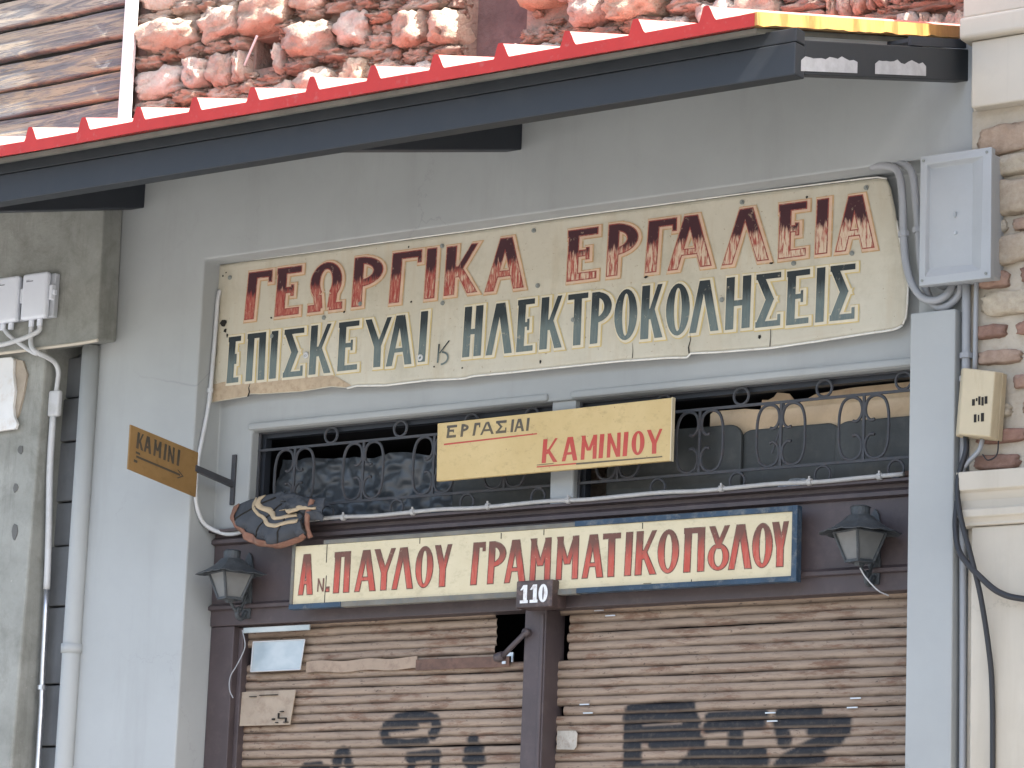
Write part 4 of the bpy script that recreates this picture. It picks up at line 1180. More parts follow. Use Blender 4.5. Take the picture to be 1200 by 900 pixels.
def cable(name, pts, r, m, label, cat, nn=8, seg=8, clips=None):
    b = MB(); b.tube(spline(pts, nn), r, seg)
    o = b.build(name, m, smooth=True)
    tag(o, label, cat)
    if clips:
        for p, d in clips:
            c = MB(); p = Vector(p); d = Vector(d)
            c.tube([p-d*0.011, p+d*0.011], r*1.45, 8)
            c.build('clip', m, o)
    return o
cable('conduit', [(1.78, 0.02, 5.165), (1.87, 0.0, 5.150), (1.93, -0.02, 5.11), (1.955, -0.03, 5.0), (1.965, -0.035, 4.85), (1.985, -0.05, 4.72), (2.025, -0.07, 4.62), (2.08, -0.08, 4.553), (2.14, -0.08, 4.535), (2.185, -0.07, 4.556), (2.20, -0.05, 4.60), (2.20, -0.04, 4.64)], 0.0165, M_CABLEGREY,
      'thick grey conduit, outer of the two looping from the big sign under the cabinet', 'conduit', clips=[((1.9665, -0.036, 4.84), (0.05, 0, -1))])
cable('conduit', [(1.86, 0.03, 5.168), (1.93, 0.01, 5.155), (1.985, -0.01, 5.11), (2.012, -0.025, 5.0), (2.03, -0.03, 4.86), (2.045, -0.035, 4.72), (2.075, -0.045, 4.60), (2.12, -0.05, 4.522), (2.175, -0.05, 4.513), (2.225, -0.045, 4.555), (2.235, -0.04, 4.62)], 0.0165, M_CABLEGREY,
      'thick grey conduit, inner of the two, running behind the cabinet edge', 'conduit', clips=[((2.031, -0.032, 4.85), (0.05, 0, -1))])
cable('conduit', [(2.262, -0.05, 4.62), (2.264, -0.05, 4.3), (2.263, -0.05, 4.2)], 0.019, M_CABLEGREY, 'short fat grey conduit dropping from the cabinet beside the casing', 'conduit', 3, clips=[((2.264, -0.05, 4.30), (0, 0, 1)), ((2.263, -0.05, 4.205), (0, 0, 1))])
cable('conduit', [(2.253, -0.045, 4.205), (2.251, -0.045, 3.7), (2.257, -0.045, 3.3), (2.262, -0.045, 2.5), (2.262, -0.045, 0.05)], 0.0145, M_CABLEGREY, 'long grey conduit running down to the pavement behind the casing', 'conduit', 4)
cable('conduit', [(2.31, -0.055, 4.62), (2.308, -0.055, 4.45), (2.306, -0.055, 4.2)], 0.0105, M_CABLEGREY, 'thin grey pipe from the cabinet to the cream junction box', 'conduit', 3)

tb = thing('junction_box', 'cream telephone junction box with dark slots on the brick edge', 'junction box', (0, 0, 0))
b = MB()
b.hexa([(2.245, -0.10, 3.965), (2.432, -0.10, 3.935), (2.432, -0.06, 3.935), (2.245, -0.06, 3.965), (2.268, -0.10, 4.238), (2.452, -0.10, 4.205), (2.452, -0.06, 4.205), (2.268, -0.06, 4.238)])
b.build('back_box', M_CREAMBOX, tb, bevel=0.004)
b = MB()
b.hexa([(2.245, -0.10, 3.965), (2.432, -0.10, 3.935), (2.452, -0.10, 4.205), (2.268, -0.10, 4.238), (2.287, -0.155, 3.96), (2.425, -0.155, 3.94), (2.444, -0.155, 4.20), (2.305, -0.155, 4.228)])
b.build('cover', M_CREAMBOX, tb, bevel=0.006)
b = MB()
for x, z, w_, h_ in ((2.352, 4.093, 0.012, 0.026), (2.366, 4.103, 0.007, 0.012), (2.378, 4.098, 0.009, 0.034), (2.392, 4.094, 0.009, 0.034), (2.407, 4.098, 0.012, 0.03), (2.36, 4.028, 0.011, 0.032), (2.375, 4.028, 0.006, 0.026), (2.392, 4.03, 0.013, 0.034)):
    b = MB(); b.box(x-w_/2, x+w_/2, -0.157, -0.1552, z-h_/2-0.01, z+h_/2-0.01); b.build('slot', M_DARKHOLE, tb)
cable('black_cable', [(2.29, -0.10, 3.97), (2.30, -0.115, 3.90), (2.275, -0.125, 3.80), (2.275, -0.135, 3.72), (2.30, -0.145, 3.61), (2.345, -0.145, 3.46), (2.378, -0.13, 3.31), (2.405, -0.115, 3.12), (2.415, -0.10, 2.95), (2.418, -0.095, 2.6), (2.42, -0.09, 1.5), (2.42, -0.09, 0.05)], 0.0115, M_BLACKCABLE, 'black cable hanging from the cream box down the pale pilaster', 'cable')
cable('black_cable', [(2.262, -0.11, 3.70), (2.262, -0.125, 3.60), (2.285, -0.14, 3.50), (2.33, -0.145, 3.44), (2.385, -0.145, 3.385), (2.46, -0.14, 3.325), (2.56, -0.13, 3.295), (2.8, -0.12, 3.27), (3.3, -0.11, 3.3)], 0.0125, M_BLACKCABLE, 'black cable swinging sideways across the pale pilaster, crossing the hanging one', 'cable')
cable('grey_cable', [(2.36, -0.09, 3.945), (2.35, -0.10, 3.90), (2.31, -0.105, 3.86), (2.285, -0.11, 3.83)], 0.010, M_CABLEGREY, 'short grey cable bending sideways under the cream box', 'cable', 6)
cable('thin_wire', [(2.425, -0.08, 3.94), (2.42, -0.085, 3.88), (2.385, -0.09, 3.86), (2.36, -0.09, 3.885)], 0.003, M_BLACKCABLE, 'thin dark wire curling under the outer corner of the cream box', 'wire', 6, 5)

# white cable on the left and along the sill
cable('white_cable', [(-1.834, 0.11, 5.03), (-1.834, 0.10, 4.97), (-1.833, 0.095, 4.80), (-1.833, 0.078, 4.47), (-1.833, 0.03, 4.21), (-1.832, 0.02, 4.08), (-1.832, 0.03, 3.97), (-1.825, 0.085, 3.885), (-1.77, 0.15, 3.846), (-1.68, 0.165, 3.842), (-1.56, 0.15, 3.872), (-1.35, 0.132, 3.876)], 0.0105, M_WHITEPVC,
      'white cable looping down the plaster reveal past the ochre arrow plate', 'cable', clips=[((-1.833, 0.082, 4.53), (0, 0, 1))])
b = MB(); b.tube(spline([(-1.24+3.13*i/16, 0.132, 3.872+0.0035*sin(i*2.1)) for i in range(17)], 4), 0.0095, 8)
o = b.build('white_cable', M_SILLCABLE, smooth=True)
tag(o, 'long white cable clipped along the top of the brown beam', 'cable')
for x in (-1.02, -0.62, -0.20, 0.235, 1.02, 1.45, 1.78):
    c = MB(); c.tube([(x-0.009, 0.132, 3.872), (x+0.009, 0.132, 3.872)], 0.0155, 8); c.tube([(x, 0.127, 3.876), (x, 0.127, 3.895)], 0.005, 6)
    c.build('clip', M_SILLCABLE, o)

# ------------------------------------------------------------------ plates fixed on the shutters
t = NT('shiny_metal_plate')
n = t.noise(5, 4, 0.5, t.coords((1, 1, 1.4)))
M_MIRROR = t.done(t.mix(t.ramp(n, [(0.4, 0.0), (0.62, 1.0)]), (0.32, 0.36, 0.365), (0.46, 0.48, 0.465)), 0.3, 0.3, 0.5)
b = MB(); b.hexa([(-1.612, 0.236, 3.188), (-1.318, 0.240, 3.190), (-1.318, 0.244, 3.190), (-1.612, 0.24, 3.188), (-1.618, 0.250, 3.331), (-1.31, 0.254, 3.331), (-1.31, 0.258, 3.331), (-1.618, 0.254, 3.331)])
o = tag(b.build('metal_plate', M_MIRROR), 'shiny pale metal plate fixed near the top of the shutter', 'plate')
b = MB()
for (a, bb) in (((-1.612, 0.234, 3.188), (-1.318, 0.238, 3.190)), ((-1.318, 0.238, 3.190), (-1.31, 0.252, 3.331)), ((-1.31, 0.252, 3.331), (-1.618, 0.248, 3.331)), ((-1.618, 0.248, 3.331), (-1.612, 0.234, 3.188))): b.tube([a, bb], 0.003, 5)
b.build('edge', M_WHITEPVC, o)
b = MB(); b.box(-1.648, -1.248, 0.205, 0.215, 3.368, 3.394)
tag(b.build('metal_strip', M_MIRROR, bevel=0.002), 'narrow shiny strip under the brown beam, above the square plate', 'strip')
b = MB(); b.hexa([(-1.712, 0.244, 2.935), (-1.372, 0.250, 2.935), (-1.372, 0.256, 2.935), (-1.712, 0.250, 2.935), (-1.69, 0.250, 3.095), (-1.352, 0.256, 3.098), (-1.352, 0.262, 3.098), (-1.69, 0.256, 3.095)])
M_TINPATCH = painted('tin_patch', (0.33, 0.265, 0.20), 0.12, 0.6, 7, (0.15, 0.09, 0.06), 0.5, 0.15, 60)
o = tag(b.build('tin_patch', M_TINPATCH, bevel=0.001), 'tan tin patch plate nailed over the shutter beside its jamb', 'plate')
b = MB()
for x0, x1, z0, z1 in ((-1.44, -1.436, 2.965, 2.99), (-1.44, -1.395, 2.964, 2.968), (-1.395, -1.391, 2.944, 2.968), (-1.475, -1.46, 2.958, 2.966), (-1.43, -1.41, 2.995, 2.999), (-1.62, -1.58, 3.07, 3.073), (-1.56, -1.45, 3.075, 3.078), (-1.405, -1.38, 2.945, 2.949), (-1.455, -1.44, 2.944, 2.948)):
    b = MB(); b.box(x0, x1, 0.2405, 0.2505, z0, z1); b.build('scuff', M_DARKHOLE, o)
b = MB(); b.prism([(0.132, 2.793), (0.222, 2.79), (0.236, 2.803), (0.238, 2.862), (0.226, 2.874), (0.132, 2.875)], -0.006, 'y', 0.262)
o = tag(b.build('lock_plate', painted('worn_lock_plate', (0.40, 0.37, 0.32), 0.2, 0.5, 14, (0.16, 0.1, 0.07), 0.6), bevel=0.002), 'small worn square lock plate on the shutter next to the brown post', 'plate')
b = MB(); b.tube(spline([(-1.64, 0.19, 3.38), (-1.61, 0.18, 3.30), (-1.65, 0.18, 3.22), (-1.69, 0.18, 3.16), (-1.69, 0.18, 3.10), (-1.665, 0.18, 3.06)], 5), 0.0028, 5)
tag(b.build('thin_wire', M_CABLEGREY), 'thin loose grey wire hanging down the door jamb near the shiny plate', 'wire')

# ------------------------------------------------------------------ left neighbour
left = thing('neighbour_house', 'neglected grey concrete house with a projecting concrete box and two white cable boxes', 'house', (-4.5, 0, 0))
def lp(mb): 
    mb.v = [(v[0]+4.5, v[1], v[2]) for v in mb.v]; return mb
b = MB(); b.hexa([(-7, -0.11, 0.0), (-2.842, -0.11, 0.0), (-2.842, 1.25, 0.0), (-7, 1.25, 0.0), (-7, -0.11, 5.0), (-2.741, -0.11, 5.0), (-2.741, 1.25, 5.0), (-7, 1.25, 5.0)])
lp(b).build('wall', M_CONCRETE, left, bevel=0.012)
b = MB(); b.hexa([(-7, -0.17, 4.74), (-2.352, -0.17, 4.772), (-2.378, -0.004, 4.802), (-7, -0.004, 4.76), (-7, -0.17, 5.62), (-2.368, -0.17, 5.50), (-2.392, -0.004, 5.50), (-7, -0.004, 5.62)])
lp(b).build('concrete_box', M_CONCRETE, left, bevel=0.012)
b = MB(); b.tube([(-5+2.65*i/24, -0.168, 4.754+0.0005*i+0.006*mnoise.noise(Vector((i*0.9, 0, 0)))+0.006) for i in range(25)], 0.008, 6)
lp(b).build('chipped_edge', M_CREAM, left)
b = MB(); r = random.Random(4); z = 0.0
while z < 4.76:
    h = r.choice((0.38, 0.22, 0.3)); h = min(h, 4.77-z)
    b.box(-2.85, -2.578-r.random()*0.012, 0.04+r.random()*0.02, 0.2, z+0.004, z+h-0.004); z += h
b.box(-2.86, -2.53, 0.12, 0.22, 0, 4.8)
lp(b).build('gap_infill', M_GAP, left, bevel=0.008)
M_SCAR = painted('dark_scar', (0.12, 0.12, 0.115), 0.2, 0.9)
for x, z, k in ((-2.87, 4.285, 1.0), (-2.885, 4.095, 0.9), (-2.87, 3.88, 1.0)):
    b = MB(); q = random.Random(int(z*100)); hh = 0.024 if z > 4 else 0.045
    b.prism([(x+0.02*k*q.uniform(0.7, 1.1)*cos(2*pi*i/10), z+hh*q.uniform(0.7, 1.1)*sin(2*pi*i/10)) for i in range(10)], -0.004, 'y', -0.1102)
    lp(b).build('plaster_scar', M_SCAR, left)
# white broken plaque
b = MB(); b.prism([(-3.35, 4.375), (-2.885, 4.385), (-2.875, 4.41), (-2.90, 4.45), (-2.91, 4.50), (-2.905, 4.58), (-2.925, 4.66), (-2.93, 4.735), (-2.945, 4.752), (-3.35, 4.76)], -0.02, 'y', -0.125)
o = tag(b.build('broken_plaque', painted('white_marble', (0.68, 0.68, 0.67), 0.06, 0.5, 5, (0.45, 0.33, 0.22), 0.4), bevel=0.003), 'white marble plaque with a broken edge under the concrete box', 'plaque')
b = MB(); b.prism([(-2.95, 4.40), (-2.89, 4.46), (-2.865, 4.56), (-2.85, 4.66), (-2.885, 4.73), (-2.95, 4.75)], -0.013, 'y', -0.1115)
b.build('plaque_backing', painted('old_mortar', (0.36, 0.31, 0.25), 0.2, 0.9, 12), o)
M_SOCK = painted('white_box_plastic', (0.66, 0.69, 0.75), 0.04, 0.35)
M_SOCKG = painted('clear_grey_plastic', (0.42, 0.44, 0.47), 0.1, 0.4)
M_MARK = painted('small_grey_print', (0.2, 0.21, 0.24), 0.1, 0.6)
for k, (x0, label) in enumerate(((-2.812, 'white plastic cable box on the concrete, the one closer to the grey column'), (-3.005, 'white plastic cable box farther from the grey plastered column, partly out of view'))):
    T = thing('cable_box', label, 'cable box', (x0, -0.172, 4.905), 0, 'white boxes on the concrete')
    b = MB(); b.box(0.006, 0.19, -0.032, 0.0, 0.008, 0.228); b.build('base', M_SOCKG, T, bevel=0.006)
    b = MB(); b.box(0.0, 0.166, -0.07, -0.033, 0.0, 0.232); b.build('lid', M_SOCK, T, bevel=0.014, bseg=3)
    b = MB(); b.box(0.17, 0.205, -0.05, -0.03, 0.115, 0.14); b.box(0.17, 0.192, -0.055, -0.028, 0.09, 0.165); b.build('latch', M_SOCK, T, bevel=0.004)
    b = MB(); b.box(0.03, 0.075, -0.0712, -0.0702, 0.188, 0.193); b.box(0.03, 0.05, -0.0712, -0.0702, 0.196, 0.198); b.build('printed_mark', M_MARK, T)
    b = MB(); b.tube([(0.045, -0.03, 0.004), (0.045, -0.03, -0.03)], 0.014, 10); b.build('cable_gland', M_SOCK, T); b = MB(); b.tube([(0.10, -0.03, 0.004), (0.10, -0.03, -0.03)], 0.014, 10); b.build('cable_gland', M_SOCK, T)
cable('white_cable', [(-2.712, -0.20, 4.88), (-2.713, -0.20, 4.855), (-2.74, -0.21, 4.835), (-2.83, -0.21, 4.815), (-3.0, -0.205, 4.80), (-3.3, -0.2, 4.80)], 0.0125, M_WHITEPVC, 'white cable running level along the concrete under both cable boxes', 'cable')
cable('white_cable', [(-2.767, -0.20, 4.88), (-2.767, -0.2, 4.82), (-2.75, -0.205, 4.77), (-2.715, -0.195, 4.74), (-2.70, -0.15, 4.728), (-2.698, -0.09, 4.71), (-2.70, -0.06, 4.67), (-2.709, -0.053, 4.61), (-2.713, -0.052, 4.56)], 0.0125, M_WHITEPVC, 'white cable bending under the concrete box into the gap', 'cable')
cable('white_cable', [(-2.95, -0.195, 4.875), (-2.92, -0.20, 4.85), (-2.84, -0.205, 4.80), (-2.76, -0.2, 4.752), (-2.72, -0.195, 4.735)], 0.011, M_WHITEPVC, 'white cable sloping between the two cable boxes', 'cable')
b = MB(); b.box(-2.75, -2.677, -0.072, -0.038, 4.448, 4.578)
tag(b.build('socket_box', M_WHITEPVC, bevel=0.012, bseg=3), 'small white junction box on the conduit in the gap', 'junction box')
cable('white_conduit', [(-2.725, -0.05, 4.46), (-2.728, -0.045, 4.2), (-2.722, -0.03, 3.9), (-2.722, -0.02, 3.72), (-2.726, -0.012, 3.60)], 0.017, M_WHITEPVC, 'white plastic conduit below the small junction box', 'conduit', 5)
cable('steel_pipe', [(-2.726, -0.012, 3.61), (-2.722, -0.006, 3.2), (-2.716, 0.0, 2.7), (-2.716, 0.0, 0.05)], 0.0145, M_STEEL, 'shiny steel pipe continuing the white conduit down the gap', 'pipe', 3, clips=[((-2.721, -0.006, 3.12), (0, 0, 1))])

# ------------------------------------------------------------------ rough masonry helper
def stone(mb, x, y, z, w_, h_, d_, seed, col, ex=0.42, rough=0.06):
    """a squarish rough block centred at x,z with its back at y, bulging towards -y"""
    N = 8; vs = {}; order = []; fs = []
    q = random.Random(seed); ox, oy, oz = q.random()*50, q.random()*50, q.random()*50
    sk = q.uniform(-0.12, 0.12)
    def idx(p):
        if p not in vs:
            vs[p] = len(order)
            a = [2*c/N-1 for c in p]
            # superellipsoid
            e = 5.0
            L = (abs(a[0])**e+abs(a[1])**e+abs(a[2])**e)**(1/e)
            v = [c/max(L, 1e-6) for c in a]
            v = [math.copysign(abs(c)**(1+ex*0.25), c) for c in v]
            nv = Vector((v[0]*1.6+ox, v[1]*1.6+oy, v[2]*1.6+oz))
            k = 1+rough*2.6*mnoise.noise(nv)+rough*2.2*mnoise.noise(nv*2.3)+rough*1.5*mnoise.noise(nv*5)
            fx = v[0]*k*w_/2; fz = v[2]*k*h_/2+sk*v[0]*h_/2; fy = v[1]*k*d_
            order.append((x+fx, y+fy, z+fz))
        return vs[p]
    for ax in range(3):
        for side in (0, N):
            if ax == 1 and side == N: continue
            for i in range(N):
                for j in range(N):
                    quad = []
                    for (di, dj) in ((0, 0), (1, 0), (1, 1), (0, 1)):
                        p = [0, 0, 0]; p[ax] = side; o_ = [k for k in range(3) if k != ax]
                        p[o_[0]] = i+di; p[o_[1]] = j+dj
                        quad.append(idx(tuple(p)))
                    fs.append(tuple(quad))
    mb.add(order, fs, col)

def m_tint(name, rough=0.9, bump=0.6, scale=26, vein=None):
    t = NT(name)
    ca = t.n('ShaderNodeAttribute'); ca.attribute_name = 'tint'
    n = t.noise(scale, 8, 0.7)
    col = t.mix(t.ramp(n, [(0.3, 0.0), (0.7, 1.0)]), t.mix(1.0, ca.outputs['Color'], (0.72, 0.68, 0.66), 'MULTIPLY'), ca.outputs['Color'])
    n2 = t.noise(7, 8, 0.7)
    if vein: col = t.mix(t.math('MULTIPLY', t.ramp(n2, [(0.52, 0.0), (0.66, 1.0)]), 0.6), col, vein)
    t.bump(t.math('ADD', t.noise(scale*1.4, 8, 0.7), t.math('MULTIPLY', n2, 1.2)), bump, 0.03)
    return t.done(col, rough, 0.0, 0.2)

# ------------------------------------------------------------------ right neighbour
right = thing('neighbour_house', 'old cream plastered house with exposed brickwork and a moulded pilaster', 'house', (4.5, 0, 0))
def rp(mb):
    mb.v = [(v[0]-4.5, v[1], v[2]) for v in mb.v]; return mb
M_MORTAR = painted('pale_lime_mortar', (0.45, 0.40, 0.325), 0.12, 0.95, 7, (0.34, 0.27, 0.2), 0.4, 0.6, 40, bdist=0.01)
M_BLOCK = m_tint('wall_blocks', 0.9, 0.5, 30)
b = MB(); b.box(2.272, 7.5, -0.03, 1.25, 0.0, 5.32)
rp(b).build('wall', M_MORTAR, right)
b = MB(); b.box(2.30, 7.5, -0.10, -0.031, 5.315, 5.595)
b.prism([(-0.031, 5.596), (-0.125, 5.60), (-0.135, 5.61), (-0.135, 5.685), (-0.125, 5.695), (-0.031, 5.696)], 5.24, 'x', 2.262)
b.box(2.268, 7.5, -0.115, -0.031, 5.697, 6.25); b.box(2.2725, 7.5, -0.0305, 1.25, 5.321, 6.25)
rp(b).build('upper_plaster', M_CREAM, right, bevel=0.008)
b = MB()
prof_ = [(-0.031, 3.815), (-0.135, 3.812), (-0.135, 3.738), (-0.115, 3.73), (-0.10, 3.70), (-0.098, 3.668), (-0.125, 3.662), (-0.125, 3.632), (-0.112, 3.626), (-0.10, 3.612), (-0.10, 3.60), (-0.031, 3.598)]
b.prism(prof_, 5.24, 'x', 2.268)
rp(b).build('cornice', M_CREAM, right, bevel=0.004)
b = MB(); b.box(2.312, 7.5, -0.085, -0.031, 0.0, 3.597)
rp(b).build('pilaster', M_CREAM, right, bevel=0.006)
# exposed courses
b = MB(); r = random.Random(21)
CREAMS = [(0.51, 0.45, 0.35), (0.47, 0.40, 0.31), (0.54, 0.49, 0.40)]
BRICKS = [(0.36, 0.22, 0.17), (0.40, 0.27, 0.21), (0.30, 0.19, 0.15), (0.42, 0.31, 0.24)]
z = 3.83; k = 0
courses = [(0.06, 'b'), (0.045, 'm'), (0.055, 'b'), (0.05, 'm'), (0.06, 'b'), (0.05, 'm'), (0.055, 'b'), (0.05, 'm'), (0.06, 'b'), (0.05, 'm'), (0.055, 'b'), (0.03, 'm'), (0.10, 's'), (0.02, 'm'), (0.07, 'b'), (0.02, 'm'), (0.12, 's'), (0.015, 'm'), (0.055, 'b'), (0.015, 'm'), (0.15, 's'), (0.012, 'm'), (0.085, 's'), (0.012, 'm'), (0.12, 'b2')]
for h, kind in courses:
    if kind != 'm':
        x = 2.285 + (r.uniform(0, 0.05) if kind != 's' else r.uniform(0.0, 0.06))
        while x < 7.4:
            wd = r.uniform(0.12, 0.24) if kind == 'b' else r.uniform(0.16, 0.34)
            c = r.choice(BRICKS) if kind == 'b' else (r.choice(CREAMS) if kind == 's' else (0.47, 0.36, 0.27))
            if kind == 'b' and r.random() < 0.12: c = r.choice(CREAMS)
            if x < 3.2: stone(b, x+wd/2, -0.02, z+h/2, wd*0.97, h, 0.036 if kind != 's' else 0.05, r.randint(0, 9999), c, 0.1, 0.05)
            else: b.box(x, x+wd*0.95, -0.045, -0.025, z, z+h, c)
            x += wd + (r.uniform(0.01, 0.07) if kind == 'b' else 0.012)
    z += h
rp(b).build('exposed_masonry', M_BLOCK, right, smooth=True)
# unseen bay, added to block the sun from shop front and side beam
b = MB()
def tb_(y): return zb(y+0.16)+1.87
b.prism([(-0.1365, 3.0), (-1.75, 3.0), (-1.75, tb_(-1.75)), (-0.34, tb_(-0.34)), (-0.34, 7.55), (-0.1365, 7.55)], 2.1, 'x', 3.6)
rp(b).build('added_shade_bay', M_CREAM, right, bevel=0.01)
b = MB(); b.box(4.1, 5.1, -1.765, -1.7505, 3.7, 5.4)
rp(b).build('added_bay_window', painted('green_shutter', (0.09, 0.13, 0.1), 0.1, 0.6, 5), right)

# ------------------------------------------------------------------ stone house behind
back = thing('stone_house', 'rubble stone house behind the red roof with weathered plank wall', 'house', (0, 3.0, 0))
def bp(mb):
    mb.v = [(v[0], v[1]-3.0, v[2]) for v in mb.v]; return mb
YS = 1.42
M_STONE = m_tint('rubble_stone', 0.92, 1.0, 15, (0.47, 0.31, 0.225))
M_CLAY = painted('red_clay_mortar', (0.26, 0.195, 0.16), 0.25, 0.97, 9, (0.14, 0.085, 0.07), 0.5, 0.9, 30, bdist=0.02)
b = MB()
# wall core with a real recess for the walled-up opening
ox0, ox1, oz0, oz1 = -1.37, -0.985, 6.0, 7.6
hx0, hx1, hz0, hz1 = -2.78, -2.61, 6.63, 6.80
core_y = YS-0.03
for (xa, xb, za, zb_) in ((-9, hx0, 4, 9), (hx0, hx1, 4, hz0), (hx0, hx1, hz1, 9), (hx1, ox0, 4, 9), (ox0, ox1, 4, oz0), (ox0, ox1, oz1, 9), (ox1, 6, 4, 9)):
    b.box(xa, xb, core_y, 4.5, za, zb_)
b.box(hx0-0.02, hx1+0.02, core_y+0.28, 4.4, hz0-0.02, hz1+0.02)
bp(b).build('wall_core', M_CLAY, back)
b = MB(); b.box(ox0+0.001, ox1-0.001, core_y+0.10, 4.4, oz0, oz1)
M_DARKPL = painted('dark_old_render', (0.13, 0.09, 0.085), 0.25, 0.95, 6, (0.07, 0.05, 0.05), 0.6, 0.7, 30, bdist=0.015)
bp(b).build('walled_opening', M_DARKPL, back)
PAL = [(0.60, 0.53, 0.46), (0.57, 0.49, 0.41), (0.58, 0.51, 0.44), (0.53, 0.43, 0.35), (0.51, 0.40, 0.32), (0.57, 0.47, 0.36), (0.60, 0.54, 0.48), (0.48, 0.39, 0.33), (0.56, 0.49, 0.43)]
SLV = [(0.42, 0.31, 0.25), (0.47, 0.36, 0.29), (0.35, 0.26, 0.215), (0.52, 0.42, 0.35), (0.40, 0.28, 0.22)]
b = MB(); r = random.Random(77)
VOIDS = [(ox0, ox1, oz0, oz1), (hx0-0.02, hx1+0.02, hz0-0.01, hz1+0.02), (-0.985, -0.66, 6.66, 6.98)]
def free(x0, x1, z0, z1):
    """the pieces of x0..x1 that no opening takes"""
    seg = [(x0, x1)]
    for a0, a1, c0, c1 in VOIDS:
        if z1 > c0+0.012 and z0 < c1-0.012:
            out = []
            for p, q in seg:
                if q <= a0 or p >= a1: out.append((p, q)); continue
                if p < a0: out.append((p, a0))
                if q > a1: out.append((a1, q))
            seg = out
    return [(p, q) for p, q in seg if q-p > 0.035]
# small filling pieces, deeper than the big blocks, so that they show in the gaps
for k in range(1500):
    x = r.uniform(-3.5, 2.4); z = r.uniform(5.9, 7.7); wd = r.uniform(0.05, 0.17); h = r.uniform(0.022, 0.055)
    for p, q in free(x-wd/2, x+wd/2, z-h/2, z+h/2):
        stone(b, (p+q)/2, YS-0.025, z, q-p, h, r.uniform(0.03, 0.075), r.randint(0, 99999), r.choice(SLV), 0.3, 0.12)
z = 5.75
row = 0
while z < 8.0:
    big = row % 2 == 0
    h = r.uniform(0.17, 0.26) if big else r.uniform(0.04, 0.075)
    x = -3.62 + r.uniform(0, 0.02)
    while x < 2.7:
        if big:
            wd = r.uniform(0.15, 0.34)
            if x < -3.55: wd = r.uniform(0.36, 0.46)
            if x > 0.72: wd = r.uniform(0.035, 0.075) if r.random() < 0.75 else r.uniform(0.12, 0.2)
        else: wd = r.uniform(0.10, 0.30)
        zz = z+0.05*sin(x*2.1)+0.03*sin(x*5.3+1)
        for p, q in free(x, x+wd, zz, zz+h):
            if big and r.random() < 0.24 and wd < 0.3 and x < 0.7:
                nn = r.choice((2, 3)); hh = h/nn
                for k in range(nn):
                    stone(b, (p+q)/2+r.uniform(-0.02, 0.02), YS-0.02, zz+hh*(k+0.5), (q-p)*r.uniform(0.85, 1.0), hh*0.93, r.uniform(0.07, 0.11), r.randint(0, 99999), r.choice(SLV), 0.3, 0.10)
            else:
                c = r.choice(PAL) if big else r.choice(SLV)
                k1 = r.uniform(0.86, 1.04) if big else 0.96
                stone(b, (p+q)/2, YS-0.02, zz+h*k1/2, (q-p)*0.98, h*k1, r.uniform(0.10, 0.165) if big else r.uniform(0.07, 0.11), r.randint(0, 99999), c, 0.4, 0.078 if big else 0.11)
        x += wd+r.uniform(0.002, 0.014)
        if big and r.random() < 0.4 and x < 0.72: x += r.uniform(0.02, 0.045)
    z += h+0.004; row += 1
# a dressed block in the old opening
stone(b, -0.84, YS-0.03, 6.82, 0.27, 0.31, 0.16, 5, (0.46, 0.37, 0.28), 0.1, 0.03)
stone(b, -0.68, YS-0.03, 6.78, 0.05, 0.26, 0.18, 6, (0.56, 0.47, 0.43), 0.2, 0.06)
bp(b).build('stone_facing', M_STONE, back, smooth=True)
b = MB(); b.tube([(-2.80, YS-0.10, 6.64), (-2.67, YS-0.16, 6.77)], 0.007, 6)
bp(b).build('stick', M_WHITEPVC, back)

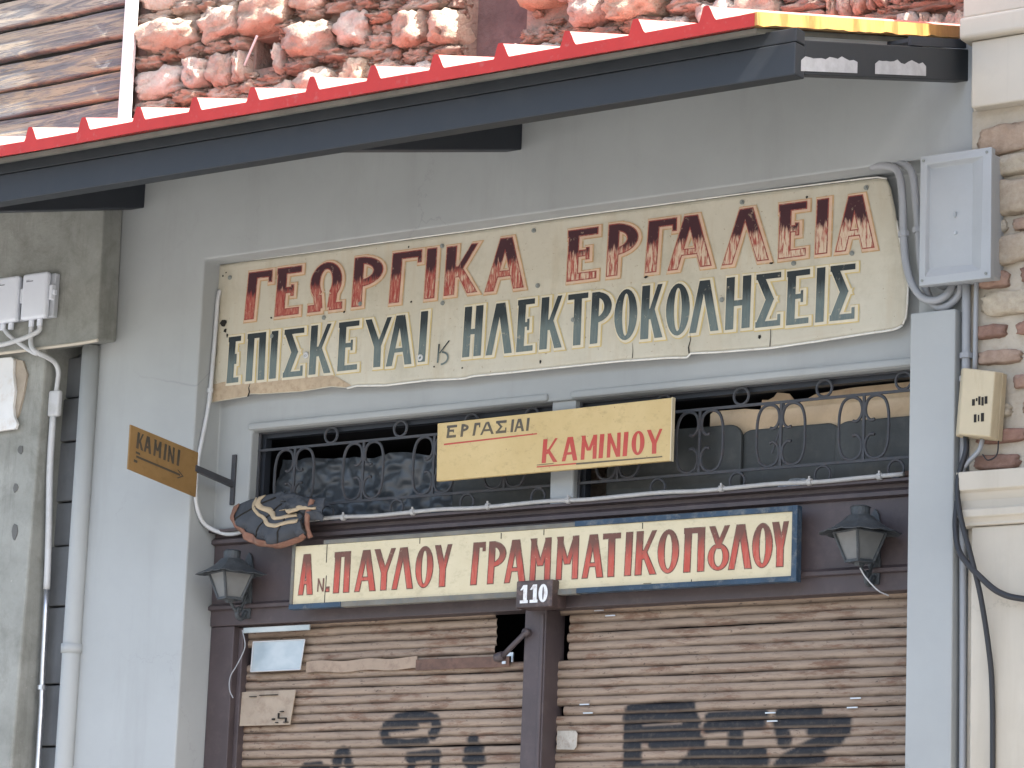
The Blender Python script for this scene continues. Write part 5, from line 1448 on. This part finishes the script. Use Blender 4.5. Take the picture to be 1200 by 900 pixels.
def m_plank():
    t = NT('weathered_planks')
    ca = t.n('ShaderNodeAttribute'); ca.attribute_name = 'tint'
    g = t.noise(2.2, 10, 0.7, t.coords((0.6, 1, 6)), 2.2)
    col = t.mix(t.ramp(g, [(0.45, 0.0), (0.58, 1.0)]), (0.15, 0.152, 0.156), ca.outputs['Color'])
    f = t.noise(16, 8, 0.75, t.coords((0.35, 1, 9)), 0.6)
    col = t.mix(t.math('MULTIPLY', t.ramp(f, [(0.54, 0.0), (0.62, 1.0)]), 0.75), col, (0.06, 0.05, 0.046))
    col = t.mix(t.math('MULTIPLY', t.ramp(f, [(0.3, 1.0), (0.42, 0.0)]), 0.5), col, (0.38, 0.33, 0.27))
    t.bump(t.math('ADD', g, f), 0.6, 0.012)
    return t.done(col, 0.9, 0.0, 0.2)
M_PLANK = m_plank()
b = MB(); r = random.Random(9); z = 5.4
while z < 8.4:
    h = r.uniform(0.155, 0.185)
    n = 36; vs = []
    c = r.choice([(0.32, 0.275, 0.21), (0.34, 0.30, 0.24), (0.32, 0.26, 0.185)])
    top, bot = [], []
    for i in range(n+1):
        x = -7.5+3.86*i/n
        j1 = 0.010*mnoise.noise(Vector((x*2.2, z, 1)))+0.004*mnoise.noise(Vector((x*9, z, 4))); j2 = 0.010*mnoise.noise(Vector((x*2.2, z, 8)))
        zl, zh = z+j1, z+h-0.012+j2
        vs += [(x, YS-0.108, zl+0.004), (x, YS-0.112, zl+0.012), (x, YS-0.094, zh-0.004), (x, YS-0.06, zh), (x, YS-0.06, zl)]
    fs = []
    for i in range(n):
        for k in range(5):
            a, d = 5*i+k, 5*i+(k+1) % 5
            fs.append((a, d, d+5, a+5))
    b.add(vs, fs+[(0, 1, 2, 3, 4), (5*n+4, 5*n+3, 5*n+2, 5*n+1, 5*n)], c)
    z += h+r.uniform(-0.006, 0.016)
bp(b).build('plank_cladding', M_PLANK, back)
b = MB(); b.box(-7.5, -3.66, YS-0.059, YS-0.031, 5.2, 8.5)
bp(b).build('cladding_backing', M_DARKHOLE, back)
r = random.Random(2)
for z in (6.21, 6.40, 6.60, 6.82, 7.0, 7.2, 7.4):
    b = MB(); b.box(-3.672, -3.655, YS-0.13, YS-0.1, z, z+r.uniform(0.1, 0.17)); bp(b).build('end_strip', M_RIM, back)
b = MB(); b.box(-3.614, -3.556, YS-0.20, YS-0.145, 5.3, 8.6)
for z in (5.9, 7.6): b.box(-3.60, -3.57, YS-0.144, YS-0.03, z, z+0.03)
tag(b.build('white_pipe', M_WHITEPVC, bevel=0.006), 'white square drainpipe between the planks and the rubble wall', 'drainpipe')
